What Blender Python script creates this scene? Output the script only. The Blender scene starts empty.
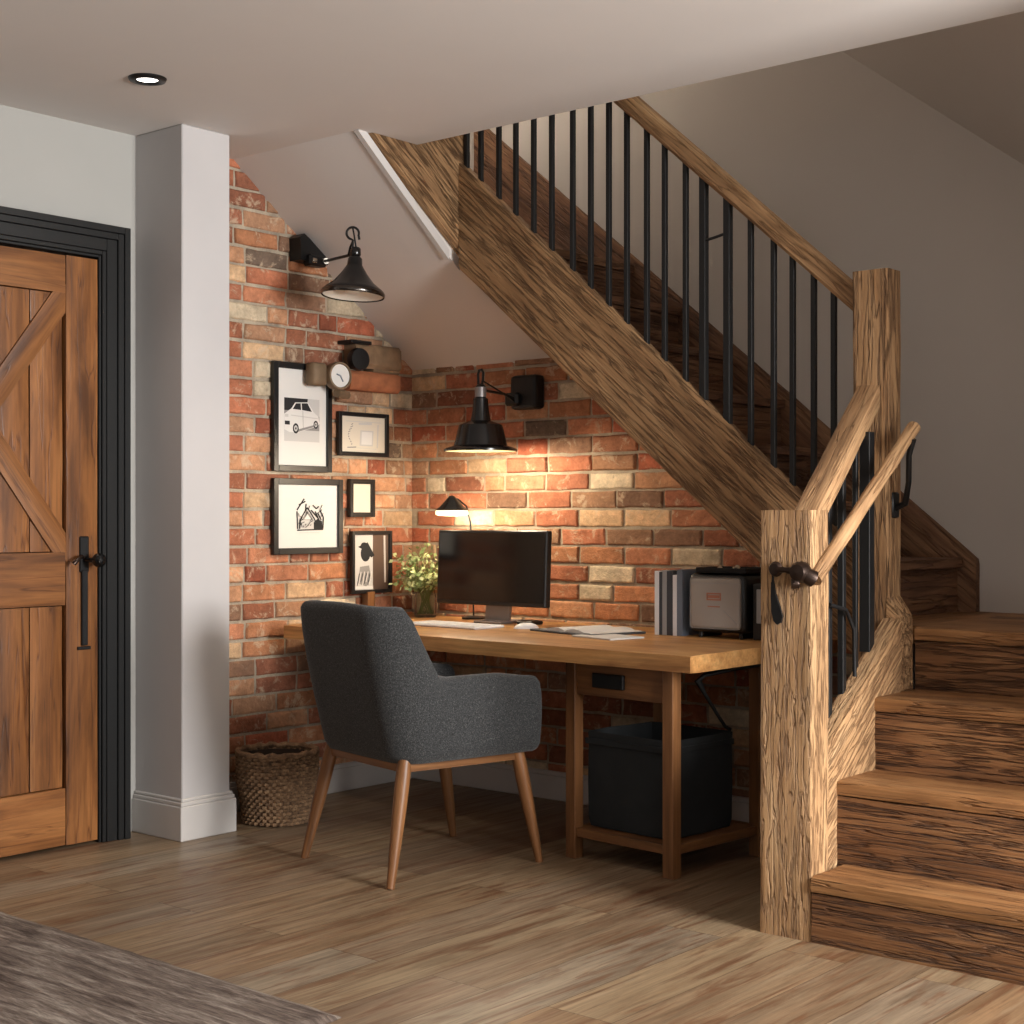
import bpy, bmesh, math, random
from mathutils import Vector, Matrix, noise as mn
random.seed(7)
sc = bpy.context.scene
COL = sc.collection
PI = math.pi
V = Vector

# ------------------------------------------------------------------ materials
def nt(name):
    m = bpy.data.materials.new(name); m.use_nodes = True
    t = m.node_tree; b = t.nodes['Principled BSDF']
    return m, t, b
def N(t, typ, **kw):
    n = t.nodes.new(typ)
    for k, v in kw.items(): setattr(n, k, v)
    return n
def L(t, a, b): t.links.new(a, b)
def ramp(t, fac, stops, interp='LINEAR'):
    r = N(t, 'ShaderNodeValToRGB'); r.color_ramp.interpolation = interp
    e = r.color_ramp.elements
    while len(e) < len(stops): e.new(0.5)
    for i, (p, c) in enumerate(stops):
        e[i].position = p
        e[i].color = (c, c, c, 1) if isinstance(c, (int, float)) else (*c, 1)
    L(t, fac, r.inputs[0]); return r.outputs[0]
def mapn(t, src, scale, loc=(0, 0, 0)):
    m = N(t, 'ShaderNodeMapping'); m.inputs['Scale'].default_value = scale; m.inputs['Location'].default_value = loc
    L(t, src, m.inputs[0]); return m.outputs[0]
def noi(t, vec, scale=1, detail=4, rough=.55, dist=0):
    n = N(t, 'ShaderNodeTexNoise'); n.inputs['Scale'].default_value = scale
    n.inputs['Detail'].default_value = detail; n.inputs['Roughness'].default_value = rough; n.inputs['Distortion'].default_value = dist
    L(t, vec, n.inputs['Vector']); return n.outputs[0]
def mix(t, mode, fac, a, b):
    m = N(t, 'ShaderNodeMix', data_type='RGBA', blend_type=mode)
    for s, x in ((m.inputs[0], fac), (m.inputs[6], a), (m.inputs[7], b)):
        if isinstance(x, (int, float)): s.default_value = x if s == m.inputs[0] else (x, x, x, 1)
        elif isinstance(x, tuple): s.default_value = (*x, 1)
        else: L(t, x, s)
    return m.outputs[2]
def math_(t, op, a, b=None):
    m = N(t, 'ShaderNodeMath', operation=op)
    for s, x in zip(m.inputs, (a, b)):
        if x is None: continue
        if isinstance(x, (int, float)): s.default_value = x
        else: L(t, x, s)
    return m.outputs[0]
def bump(t, b, h, strength, dist=.01):
    n = N(t, 'ShaderNodeBump'); n.inputs['Strength'].default_value = strength; n.inputs['Distance'].default_value = dist
    L(t, h, n.inputs['Height']); L(t, n.outputs[0], b.inputs['Normal'])
def attr(t, name):
    a = N(t, 'ShaderNodeAttribute'); a.attribute_name = name; return a
def S(h):   # sRGB 0-255 triple -> linear
    return tuple(((c/255)/12.92 if c/255 <= .04045 else (((c/255)+.055)/1.055)**2.4) for c in h)

def plain(name, rgb, rough=.5, metal=0, spec=.5, emit=None, es=1, noise=0, nscale=30, bmp=0):
    m, t, b = nt(name)
    b.inputs['Base Color'].default_value = (*S(rgb), 1); b.inputs['Roughness'].default_value = rough
    b.inputs['Metallic'].default_value = metal; b.inputs['Specular IOR Level'].default_value = spec
    if noise or bmp:
        tc = N(t, 'ShaderNodeTexCoord').outputs['Object']
        n = noi(t, tc, nscale, 4)
        if noise:
            c = mix(t, 'MULTIPLY', 1, S(rgb), ramp(t, n, [(.25, 1-noise), (.75, 1+noise)]))
            L(t, c, b.inputs['Base Color'])
        if bmp: bump(t, b, n, bmp, .004)
    if emit:
        b.inputs['Emission Color'].default_value = (*S(emit), 1); b.inputs['Emission Strength'].default_value = es
    return m

def wood(name, mid, dark, light, rough=.6, fine=110, bmp=.5, crack=.6, crack_s=(2.2, 42, 42), along=1.6, spec=.35, dist=.006, thr=.36, groove=None, gw=.045, gf=.6):
    """grain runs along gc.x"""
    m, t, b = nt(name)
    gc = attr(t, 'gc').outputs['Vector']
    n1 = noi(t, mapn(t, gc, (along, 11, 11)), 1, 5, .6, .6)
    n2 = noi(t, mapn(t, gc, (along*2.2, fine, fine), (5, 3, 1)), 1, 3, .6, .3)
    n3 = noi(t, mapn(t, gc, crack_s, (11, 7, 3)), 1, 4, .62, .5)
    n4 = noi(t, mapn(t, gc, (1.1, 2.3, 2.3), (2, 9, 4)), 1, 3, .5)
    c = ramp(t, n1, [(.3, S(dark)), (.5, S(mid)), (.72, S(light))])
    c = mix(t, 'MULTIPLY', .75, c, ramp(t, n2, [(.3, .62), (.62, 1.08)]))
    c = mix(t, 'MULTIPLY', .8, c, ramp(t, n4, [(.3, .72), (.7, 1.15)]))
    ck = ramp(t, n3, [(thr-.06, 0), (thr+.02, 1)])
    c = mix(t, 'MULTIPLY', crack, c, mix(t, 'MIX', ck, (.24, .16, .11), 1.0))
    if groove:
        n5 = noi(t, mapn(t, gc, groove, (4, 2, 8)), 1, 3, .5, .35)
        gd = math_(t, 'ABSOLUTE', math_(t, 'SUBTRACT', n5, .5))
        gr = ramp(t, gd, [(0, 0), (gw, 1)])
        c = mix(t, 'MULTIPLY', gf, c, mix(t, 'MIX', gr, (.34, .24, .16), 1.0))
    L(t, c, b.inputs['Base Color'])
    b.inputs['Roughness'].default_value = rough; b.inputs['Specular IOR Level'].default_value = spec
    h = math_(t, 'ADD', math_(t, 'MULTIPLY', n2, .35), math_(t, 'MULTIPLY', ck, .7*crack))
    if groove: h = math_(t, 'ADD', h, math_(t, 'MULTIPLY', gr, 1.1))
    h = math_(t, 'ADD', h, math_(t, 'MULTIPLY', n1, .3))
    bump(t, b, h, bmp, dist)
    return m

M = {}
M['beam'] = wood('rough_sawn_oak', (160, 122, 84), (120, 87, 58), (188, 150, 109), .75, 190, 1, .55, (5.5, 110, 110), dist=.012, thr=.38, groove=(3.6, 60, 60), gw=.05, gf=.55)
M['beam_pale'] = wood('pale_rough_oak', (184, 144, 102), (150, 112, 76), (204, 168, 126), .75, 230, .75, .4, (9, 150, 150), dist=.012, thr=.38, groove=(7, 62, 62), gw=.06, gf=.6)
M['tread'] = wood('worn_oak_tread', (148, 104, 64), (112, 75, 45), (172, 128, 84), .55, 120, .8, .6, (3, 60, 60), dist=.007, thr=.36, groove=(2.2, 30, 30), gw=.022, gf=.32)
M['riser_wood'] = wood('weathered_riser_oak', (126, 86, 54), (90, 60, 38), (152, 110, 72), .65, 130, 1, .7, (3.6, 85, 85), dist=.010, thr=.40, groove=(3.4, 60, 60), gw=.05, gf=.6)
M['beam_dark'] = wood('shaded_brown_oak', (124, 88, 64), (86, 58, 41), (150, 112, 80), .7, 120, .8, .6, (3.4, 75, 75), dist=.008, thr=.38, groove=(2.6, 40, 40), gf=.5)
M['rail'] = wood('oak_handrail', (172, 134, 96), (132, 98, 66), (196, 160, 118), .6, 140, .7, .5, (3.5, 80, 80), thr=.38, groove=(3, 50, 50), gw=.03, gf=.5)
M['desk'] = wood('honey_oak', (188, 138, 84), (150, 102, 58), (212, 166, 108), .42, 90, .15, .22, (1.6, 30, 30), thr=.3, spec=.45)
M['leg'] = wood('walnut_leg', (122, 82, 50), (92, 60, 36), (146, 102, 64), .4, 90, .12, .15, (1.6, 30, 30), thr=.3)
M['door'] = wood('varnished_pine_door', (130, 82, 42), (86, 51, 25), (158, 106, 60), .33, 90, .10, .7, (1.8, 24, 24), dist=.005, thr=.34, groove=(1.1, 15, 15), gw=.014, gf=.75, spec=.6)
M['plaster'] = plain('plaster_grey', (184, 181, 181), .9, noise=.03, nscale=3, bmp=.03)
M['stairwall'] = plain('plaster_taupe', (186, 178, 170), .9, noise=.03, nscale=2, bmp=.03)
M['ceil'] = plain('ceiling_paint', (208, 202, 198), .95, noise=.02, nscale=2, bmp=.02)
M['doorwall'] = plain('plaster_sage', (166, 165, 161), .9, noise=.02, nscale=3, bmp=.03)
M['trim'] = plain('white_trim', (194, 190, 187), .45)
M['frame'] = plain('black_paint_frame', (17, 18, 19), .4)
M['black'] = plain('black_iron', (22, 22, 23), .42, .3, noise=.2, nscale=60, bmp=.1)
M['bar'] = plain('black_steel_bar', (20, 20, 21), .5, .2)
M['gloss'] = plain('black_gloss_enamel', (12, 12, 13), .22, 0, .6)
M['bronze'] = plain('dark_bronze', (58, 46, 40), .35, .8)
M['chrome'] = plain('bright_metal', (190, 185, 175), .25, 1)
M['chrome_dark'] = plain('smoked_metal', (96, 92, 88), .2, 1)
M['brass'] = plain('aged_brass', (122, 102, 80), .7, .35, noise=.15)
M['enamel'] = plain('white_enamel', (226, 220, 208), .3)
M['dull_enamel'] = plain('dull_cream_enamel', (120, 112, 84), .4)
M['paper'] = plain('white_paper', (212, 210, 206), .8)
M['cream'] = plain('cream_paper', (208, 200, 184), .8)
M['ink'] = plain('black_ink', (28, 28, 30), .8)
M['grey'] = plain('grey_ink', (134, 132, 130), .8)
M['lgrey'] = plain('light_grey_ink', (190, 188, 185), .8)
M['sepia'] = plain('sepia_print', (88, 72, 62), .35)
M['screen'] = plain('black_screen_glass', (7, 7, 8), .12, 0, .6)
M['bezel'] = plain('black_bezel', (20, 20, 21), .4)
M['alu'] = plain('grey_aluminium', (138, 134, 134), .4, .6)
M['white'] = plain('white_plastic', (222, 222, 224), .4)
M['greyface'] = plain('grey_fascia', (158, 152, 146), .6, noise=.05, nscale=8)
M['redmark'] = plain('rust_mark', (168, 112, 90), .7)
M['bookdark'] = plain('slate_book', (58, 62, 68), .6)
M['bookgrey'] = plain('grey_book', (150, 150, 150), .6)
M['bookblue'] = plain('blue_grey_book', (104, 114, 128), .6)
M['bin'] = plain('charcoal_felt', (30, 33, 35), .95, noise=.2, nscale=14, bmp=.3)
M['bulb'] = plain('warm_bulb', (255, 230, 190), .4, emit=(255, 214, 160), es=2.5)
M['bulb_soft'] = plain('warm_diffuser', (255, 240, 215), .4, emit=(255, 226, 180), es=2.2)
M['spotlens'] = plain('downlight_lens', (255, 250, 240), .4, emit=(255, 248, 238), es=6)
M['leaf'] = plain('soft_green_leaf', (128, 148, 92), .55, noise=.3, nscale=40)
M['leaf2'] = plain('pale_green_leaf', (184, 194, 142), .55, noise=.2, nscale=40)
M['stem'] = plain('green_stem', (110, 120, 66), .6)
M['corbel'] = plain('weathered_corbel', (116, 92, 68), .9, noise=.3, nscale=22, bmp=.6)
M['corbel_red'] = plain('brown_clay', (150, 92, 60), .9, noise=.25, nscale=22, bmp=.5)

def _glass():
    m, t, b = nt('clear_glass')
    b.inputs['Base Color'].default_value = (.92, .95, .92, 1); b.inputs['Roughness'].default_value = .05
    b.inputs['Transmission Weight'].default_value = 1; b.inputs['IOR'].default_value = 1.12
    return m
M['glass'] = _glass()

def _fabric():
    m, t, b = nt('charcoal_tweed')
    tc = N(t, 'ShaderNodeTexCoord').outputs['Object']
    n = noi(t, tc, 330, 3, .7); n2 = noi(t, tc, 120, 3, .6)
    c = ramp(t, n, [(.35, S((34, 34, 35))), (.55, S((55, 56, 57))), (.72, S((106, 106, 105)))])
    c = mix(t, 'MULTIPLY', .6, c, ramp(t, n2, [(.3, .7), (.7, 1.2)]))
    L(t, c, b.inputs['Base Color']); b.inputs['Roughness'].default_value = .95; b.inputs['Specular IOR Level'].default_value = .15
    b.inputs['Sheen Weight'].default_value = .12
    bump(t, b, n, .5, .003); return m
M['fabric'] = _fabric()

def _brick():
    m, t, b = nt('reclaimed_brick')
    tc = N(t, 'ShaderNodeTexCoord').outputs['Object']
    col = attr(t, 'bcol')
    n = noi(t, tc, 16, 5, .65); n2 = noi(t, tc, 70, 4, .7); n3 = noi(t, mapn(t, tc, (1, 1, 1), (4, 8, 2)), 13, 6, .72, .5)
    c = mix(t, 'MULTIPLY', .85, col.outputs['Color'], ramp(t, n, [(.28, .62), (.68, 1.22)]))
    c = mix(t, 'MULTIPLY', .5, c, ramp(t, n2, [(.3, .6), (.65, 1.15)]))
    c = mix(t, 'MIX', math_(t, 'MULTIPLY', ramp(t, n3, [(.55, 0), (.63, 1)]), .6), c, S((198, 178, 152)))
    c = mix(t, 'MIX', math_(t, 'MULTIPLY', ramp(t, n3, [(.27, 1), (.36, 0)]), .55), c, S((70, 52, 44)))
    L(t, c, b.inputs['Base Color']); b.inputs['Roughness'].default_value = .9; b.inputs['Specular IOR Level'].default_value = .25
    h = math_(t, 'ADD', n2, math_(t, 'MULTIPLY', n, 1.2)); bump(t, b, h, .8, .006)
    return m
M['brick'] = _brick()
def _mortar():
    m, t, b = nt('lime_mortar')
    tc = N(t, 'ShaderNodeTexCoord').outputs['Object']
    n = noi(t, tc, 8, 5, .6); n2 = noi(t, tc, 90, 4, .7)
    c = ramp(t, n, [(.3, S((134, 122, 108))), (.7, S((186, 172, 150)))])
    c = mix(t, 'MULTIPLY', .5, c, ramp(t, n2, [(.3, .7), (.7, 1.2)]))
    L(t, c, b.inputs['Base Color']); b.inputs['Roughness'].default_value = .95
    bump(t, b, n2, .8, .005); return m
M['mortar'] = _mortar()

def _floor():
    m, t, b = nt('wood_plank_floor')
    tc = N(t, 'ShaderNodeTexCoord').outputs['Object']
    mp = N(t, 'ShaderNodeMapping'); mp.inputs['Rotation'].default_value = (0, 0, PI/2); L(t, tc, mp.inputs[0])
    br = N(t, 'ShaderNodeTexBrick'); br.offset = .37; br.squash = 1
    L(t, mp.outputs[0], br.inputs['Vector'])
    for k, v in (('Color1', (0, 0, 0, 1)), ('Color2', (1, 1, 1, 1)), ('Mortar', (.5, .5, .5, 1))): br.inputs[k].default_value = v
    for k, v in (('Scale', 1), ('Mortar Size', .0013), ('Mortar Smooth', .2), ('Bias', 0), ('Brick Width', 2.1), ('Row Height', .19)): br.inputs[k].default_value = v
    r = math_(t, 'MULTIPLY', br.outputs['Color'], 1.0)
    off = N(t, 'ShaderNodeCombineXYZ'); L(t, math_(t, 'MULTIPLY', r, 37.), off.inputs[0]); L(t, math_(t, 'MULTIPLY', r, 13.), off.inputs[1]); L(t, math_(t, 'MULTIPLY', r, 71.), off.inputs[2])
    va = N(t, 'ShaderNodeVectorMath', operation='ADD'); L(t, tc, va.inputs[0]); L(t, off.outputs[0], va.inputs[1])
    g = va.outputs[0]
    n1 = noi(t, mapn(t, g, (9, .9, 1)), 1, 5, .62, 1.2)
    n2 = noi(t, mapn(t, g, (75, 2.6, 1)), 1, 4, .65, .4)
    n3 = noi(t, mapn(t, g, (16, 1.5, 1), (3, 2, 0)), 1, 5, .6, 2.0)
    base = ramp(t, r, [(0, S((112, 90, 70))), (.22, S((152, 134, 108))), (.42, S((128, 102, 76))), (.62, S((142, 130, 112))), (.8, S((118, 96, 76))), (1, S((158, 138, 108)))])
    c = mix(t, 'MULTIPLY', .9, base, ramp(t, n1, [(.28, (.52, .44, .38)), (.5, (.95, .93, .9)), (.72, (1.2, 1.17, 1.12))]))
    c = mix(t, 'MULTIPLY', .75, c, ramp(t, n2, [(.3, .76), (.65, 1.1)]))
    c = mix(t, 'MIX', math_(t, 'MULTIPLY', ramp(t, n3, [(.50, 0), (.64, 1)]), .75), c, S((98, 62, 40)))
    n4 = noi(t, mapn(t, g, (26, 1.1, 1), (9, 5, 0)), 1, 5, .65, 1.2)
    c = mix(t, 'MIX', math_(t, 'MULTIPLY', ramp(t, n4, [(.54, 0), (.72, 1)]), .32), c, S((178, 162, 136)))
    n6 = noi(t, mapn(t, g, (130, 3.5, 1), (1, 7, 0)), 1, 3, .7, .2)
    c = mix(t, 'MULTIPLY', .5, c, ramp(t, n6, [(.34, .5), (.46, 1.04)]))
    c = mix(t, 'MULTIPLY', 1, c, mix(t, 'MIX', br.outputs['Fac'], 1.0, (.35, .3, .26)))
    L(t, c, b.inputs['Base Color'])
    L(t, ramp(t, n2, [(.3, .5), (.7, .36)]), b.inputs['Roughness']); b.inputs['Specular IOR Level'].default_value = .45
    h = math_(t, 'SUBTRACT', math_(t, 'MULTIPLY', n2, .4), br.outputs['Fac']); bump(t, b, h, .25, .004)
    return m
M['floor'] = _floor()

def _rug():
    m, t, b = nt('brown_grey_rug')
    tc = N(t, 'ShaderNodeTexCoord').outputs['Object']
    n1 = noi(t, mapn(t, tc, (3.5, 26, 1)), 1, 5, .65, .6); n2 = noi(t, mapn(t, tc, (20, 130, 20)), 1, 4, .7, .3); n3 = noi(t, mapn(t, tc, (1, 4, 1)), 1, 3)
    c = ramp(t, n1, [(.3, S((84, 72, 66))), (.5, S((128, 114, 105))), (.7, S((176, 164, 152)))])
    c = mix(t, 'MULTIPLY', .8, c, ramp(t, n2, [(.3, .5), (.65, 1.2)]))
    c = mix(t, 'MULTIPLY', .6, c, ramp(t, n3, [(.3, .75), (.7, 1.15)]))
    L(t, c, b.inputs['Base Color']); b.inputs['Roughness'].default_value = 1; b.inputs['Specular IOR Level'].default_value = .1
    bump(t, b, n2, 1, .01); return m
M['rug'] = _rug()
def _weave():
    m, t, b = nt('seagrass_weave')
    gc = attr(t, 'gc').outputs['Vector']
    n = noi(t, mapn(t, gc, (30, 30, 30)), 1, 4, .7)
    c = ramp(t, n, [(.3, S((70, 50, 36))), (.55, S((138, 108, 80))), (.75, S((176, 146, 112)))])
    L(t, c, b.inputs['Base Color']); b.inputs['Roughness'].default_value = .9
    bump(t, b, noi(t, mapn(t, gc, (160, 160, 160)), 1, 2), .5, .003); return m
M['weave'] = _weave()

# ------------------------------------------------------------------ mesh helpers
def tag(o, label=None, cat=None, group=None, kind=None):
    if label: o['label'] = label
    if cat: o['category'] = cat
    if group: o['group'] = group
    if kind: o['kind'] = kind
    return o
def newbm():
    bm = bmesh.new(); bm.verts.layers.float_vector.new('gc'); return bm
def setgc(bm, vs, a=V((1, 0, 0)), b=V((0, 1, 0)), off=None):
    ly = bm.verts.layers.float_vector['gc']
    a = V(a).normalized(); b = V(b); b = (b - a*b.dot(a)).normalized(); c = a.cross(b)
    if off is None: off = V((random.random()*20, random.random()*20, random.random()*20))
    for v in vs: v[ly] = V((v.co.dot(a), v.co.dot(b), v.co.dot(c))) + off
def obj(name, bm, mat, parent=None, smooth=False, local=False, mod=None):
    """link bm as one mesh object; bm in world coordinates unless local"""
    if parent is not None and not local:
        bm.transform((Matrix.Translation(parent.location) @ parent.rotation_euler.to_matrix().to_4x4()).inverted() if parent.parent is None else
                     (Matrix.Translation(parent.parent.location) @ parent.parent.rotation_euler.to_matrix().to_4x4()).inverted())
    me = bpy.data.meshes.new(name)
    bmesh.ops.recalc_face_normals(bm, faces=bm.faces)
    bm.to_mesh(me); bm.free()
    for m in (mat if isinstance(mat, (list, tuple)) else [mat]): me.materials.append(m)
    if smooth:
        for p in me.polygons: p.use_smooth = True
        try: me.set_sharp_from_angle(angle=math.radians(smooth if smooth is not True else 40))
        except Exception: pass
    o = bpy.data.objects.new(name, me); COL.objects.link(o)
    if parent is not None: o.parent = parent
    return o
def thing(name, label, cat, loc=(0, 0, 0), rz=0, group=None, kind=None):
    o = bpy.data.objects.new(name, None); COL.objects.link(o); o.empty_display_size = .1
    o.location = loc; o.rotation_euler = (0, 0, rz); return tag(o, label, cat, group, kind)
def struct(name, bm, mat, **k):
    return tag(obj(name, bm, mat, **k), kind='structure')

def box(bm, lo, hi, bev=0, grain=None, mi=0, mat=None, seg=1):
    lo, hi = V(lo), V(hi); n0 = len(bm.verts)
    r = bmesh.ops.create_cube(bm, size=1)
    vs = r['verts']; d = hi - lo; c = (hi + lo)/2
    for v in vs: v.co = V((v.co.x*d.x, v.co.y*d.y, v.co.z*d.z)) + c
    if bev:
        es = list({e for v in vs for e in v.link_edges})
        rr = bmesh.ops.bevel(bm, geom=es, offset=bev, segments=seg, affect='EDGES', profile=.5)
        vs = list({v for f in rr['faces'] for v in f.verts} | {v for v in vs if v.is_valid})
    vset = set(vs)
    g = grain if grain is not None else V(((1, 0, 0), (0, 1, 0), (0, 0, 1))[max(range(3), key=lambda i: d[i])])
    if mat is not None:
        for v in vs: v.co = mat @ v.co
        g = mat.to_3x3() @ V(g)
    setgc(bm, vs, g, V((.3, .5, .81)) if abs(V(g).normalized().dot(V((.3, .5, .81)).normalized())) < .9 else V((1, 0, 0)))
    for f in {f for v in vs for f in v.link_faces}: f.material_index = mi
    return vs
def hexa(bm, c, n=(1, 1, 1), amp=0, grain=None, nz=(2.5, 22, 22), mi=0, edge=0):
    """solid with 8 corners c[iu][iv][iw] gridded and roughened; grain along u"""
    def P(u, v, w):
        r = V((0, 0, 0))
        for i in (0, 1):
            for j in (0, 1):
                for k in (0, 1):
                    r += V(c[i*4+j*2+k])*((u if i else 1-u)*(v if j else 1-v)*(w if k else 1-w))
        return r
    cen = P(.5, .5, .5); off = V((random.random()*30, random.random()*30, random.random()*30))
    a = (P(1, .5, .5)-P(0, .5, .5)); A = a.normalized(); b = P(.5, 1, .5)-P(.5, 0, .5); B = (b-A*b.dot(A)).normalized(); C = A.cross(B)
    vd = {}
    ly = bm.verts.layers.float_vector['gc']
    nu, nv, nw = n
    def vert(i, j, k):
        key = (i, j, k)
        if key in vd: return vd[key]
        p = P(i/nu, j/nv, k/nw); g = V((p.dot(A), p.dot(B), p.dot(C)))+off
        if amp:
            q = V((g.x*nz[0], g.y*nz[1], g.z*nz[2]))
            d = V((0, 0, 0))
            # push along the outward axis of each face the vertex is on
            s = mn.noise(q)+.5*mn.noise(q*2.3)
            if j in (0, nv): d += B*(1 if j else -1)*s*amp
            if k in (0, nw): d += C*(1 if k else -1)*s*amp*(1 if C.dot(P(.5, .5, 1)-P(.5, .5, 0)) > 0 else -1)
            if edge and (j in (0, nv)) and (k in (0, nw)):
                d -= (B*(1 if j else -1)+C*(1 if k else -1)*(1 if C.dot(P(.5, .5, 1)-P(.5, .5, 0)) > 0 else -1))*edge*(.6+.8*abs(mn.noise(q*1.7)))
            p = p + d
        v = bm.verts.new(p); v[ly] = g; vd[key] = v; return v
    fs = []
    def quad(*ks):
        f = bm.faces.new([vert(*k) for k in ks]); f.material_index = mi; fs.append(f)
    for i in range(nu):
        for j in range(nv):
            quad((i, j, 0), (i, j+1, 0), (i+1, j+1, 0), (i+1, j, 0)); quad((i, j, nw), (i+1, j, nw), (i+1, j+1, nw), (i, j+1, nw))
        for k in range(nw):
            quad((i, 0, k), (i+1, 0, k), (i+1, 0, k+1), (i, 0, k+1)); quad((i, nv, k), (i, nv, k+1), (i+1, nv, k+1), (i+1, nv, k))
    for j in range(nv):
        for k in range(nw):
            quad((0, j, k), (0, j, k+1), (0, j+1, k+1), (0, j+1, k)); quad((nu, j, k), (nu, j+1, k), (nu, j+1, k+1), (nu, j, k+1))
def rbox(bm, lo, hi, axis, amp=.002, cell=(.03, .02), edge=.002, mi=0):
    """roughened box with grain along axis 0/1/2"""
    lo, hi = V(lo), V(hi); ax = [axis]+[i for i in range(3) if i != axis]
    cs = []
    for i in (0, 1):
        for j in (0, 1):
            for k in (0, 1):
                p = [0, 0, 0]
                for s, q in zip((i, j, k), ax): p[q] = hi[q] if s else lo[q]
                cs.append(p)
    d = [hi[q]-lo[q] for q in ax]
    n = (max(1, int(d[0]/cell[0])), max(1, int(d[1]/cell[1])), max(1, int(d[2]/cell[1])))
    hexa(bm, cs, n, amp, mi=mi, edge=edge)
def lathe(bm, prof, cen=(0, 0, 0), seg=40, mi=0, mat=None, cap=True):
    ly = bm.verts.layers.float_vector['gc']; rings = []
    for r, z in prof:
        ring = []
        for s in range(seg):
            a = 2*PI*s/seg; p = V((r*math.cos(a), r*math.sin(a), z))
            p = (mat @ p) if mat is not None else p
            v = bm.verts.new(p+V(cen)); v[ly] = p; ring.append(v)
        rings.append(ring)
    for a, b in zip(rings, rings[1:]):
        for s in range(seg):
            f = bm.faces.new((a[s], a[(s+1) % seg], b[(s+1) % seg], b[s])); f.material_index = mi
    if cap:
        for r in (rings[0], rings[-1]):
            if (r[0].co-r[seg//2].co).length > 1e-4: bm.faces.new(r).material_index = mi
def tube(bm, pts, r, seg=10, mi=0, cap=True):
    pts = [V(p) for p in pts]; ly = bm.verts.layers.float_vector['gc']; rings = []
    rs = r if isinstance(r, (list, tuple)) else [r]*len(pts)
    prev = None; acc = 0; off = V((random.random()*20, 0, random.random()*20))
    for i, p in enumerate(pts):
        d = ((pts[min(i+1, len(pts)-1)]-pts[max(i-1, 0)])).normalized()
        if prev is None:
            u = d.orthogonal().normalized()
        else:
            u = (prev-d*prev.dot(d)).normalized()
        prev = u; w = d.cross(u)
        if i: acc += (p-pts[i-1]).length
        ring = []
        for s in range(seg):
            a = 2*PI*s/seg; o_ = (u*math.cos(a)+w*math.sin(a))*rs[i]
            v = bm.verts.new(p+o_); v[ly] = V((acc, o_.dot(u), o_.dot(w)))+off; ring.append(v)
        rings.append(ring)
    for a, b in zip(rings, rings[1:]):
        for s in range(seg):
            bm.faces.new((a[s], a[(s+1) % seg], b[(s+1) % seg], b[s])).material_index = mi
    if cap:
        bm.faces.new(rings[0]).material_index = mi; bm.faces.new(rings[-1]).material_index = mi
def arc(c, r, a0, a1, n, u, w):
    u, w, c = V(u), V(w), V(c)
    return [c+u*r*math.cos(a0+(a1-a0)*i/n)+w*r*math.sin(a0+(a1-a0)*i/n) for i in range(n+1)]
def poly(bm, pts, mi=0):
    f = bm.faces.new([bm.verts.new(V(p)) for p in pts]); f.material_index = mi; return f
def prism(bm, pts, ext, mi=0, grain=None):
    """extrude polygon pts by vector ext"""
    a = [bm.verts.new(V(p)) for p in pts]; b = [bm.verts.new(V(p)+V(ext)) for p in pts]
    fs = [bm.faces.new(a), bm.faces.new(list(reversed(b)))]
    for i in range(len(a)):
        j = (i+1) % len(a); fs.append(bm.faces.new((a[i], b[i], b[j], a[j])))
    for f in fs: f.material_index = mi
    g = V(grain) if grain is not None else V(pts[1])-V(pts[0])
    setgc(bm, a+b, g, V(ext)+V((.01, .02, .03)))
    return fs

# ------------------------------------------------------------------ room shell
bm = newbm(); poly(bm, [(-.3, -9, 0), (9, -9, 0), (9, .6, 0), (-.3, .6, 0)]); struct('floor', bm, M['floor'])
bm = newbm()
prism(bm, [(-.3, -9, 2.6), (9, -9, 2.6), (9, -.735, 2.6), (.69, -.735, 2.6), (.69, -1.035, 2.6), (-.3, -1.035, 2.6)], (0, 0, .25))
struct('ceiling', bm, M['ceil'])
# sloping plaster soffit under the upper flight
bm = newbm(); prism(bm, [(-.02, .02, 1.815), (.86, .02, 1.815), (.86, -.445, 2.161), (.69, -.445, 2.161), (.69, -1.05, 2.611), (-.02, -1.05, 2.611)], (0, .02, .03)); struct('ceiling_soffit', bm, M['ceil'])
# underside of the long flight
def z2(x): return 2.19-.845*(x-.69)
bm = newbm(); prism(bm, [(.69, -.45, z2(.69)+.008), (2.3, -.45, z2(2.3)+.008), (2.3, .4, z2(2.3)+.008), (.69, .4, z2(.69)+.008)], (0, 0, .012))
poly(bm, [(.856, -.44, 2.05), (.856, -.44, 2.17), (.856, .02, 1.83), (.856, .02, 2.05)]); struct('ceiling_stair', bm, M['ceil'])
# walls
bm = newbm(); box(bm, (-.14, -9, 0), (.02, -1.51, 2.6)); struct('wall_door', bm, M['doorwall'])
bm = newbm(); box(bm, (-.14, -1.51, 0), (.30, -1.29, 2.6), .004); struct('wall_pillar', bm, M['plaster'])
bm = newbm()
for lo, hi in (((.021, -1.528, 0), (.318, -1.272, .125)), ((.021, -1.523, .125), (.313, -1.277, .14)), ((.021, -1.518, .14), (.308, -1.282, .152))):
    box(bm, lo, hi, .003)
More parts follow.
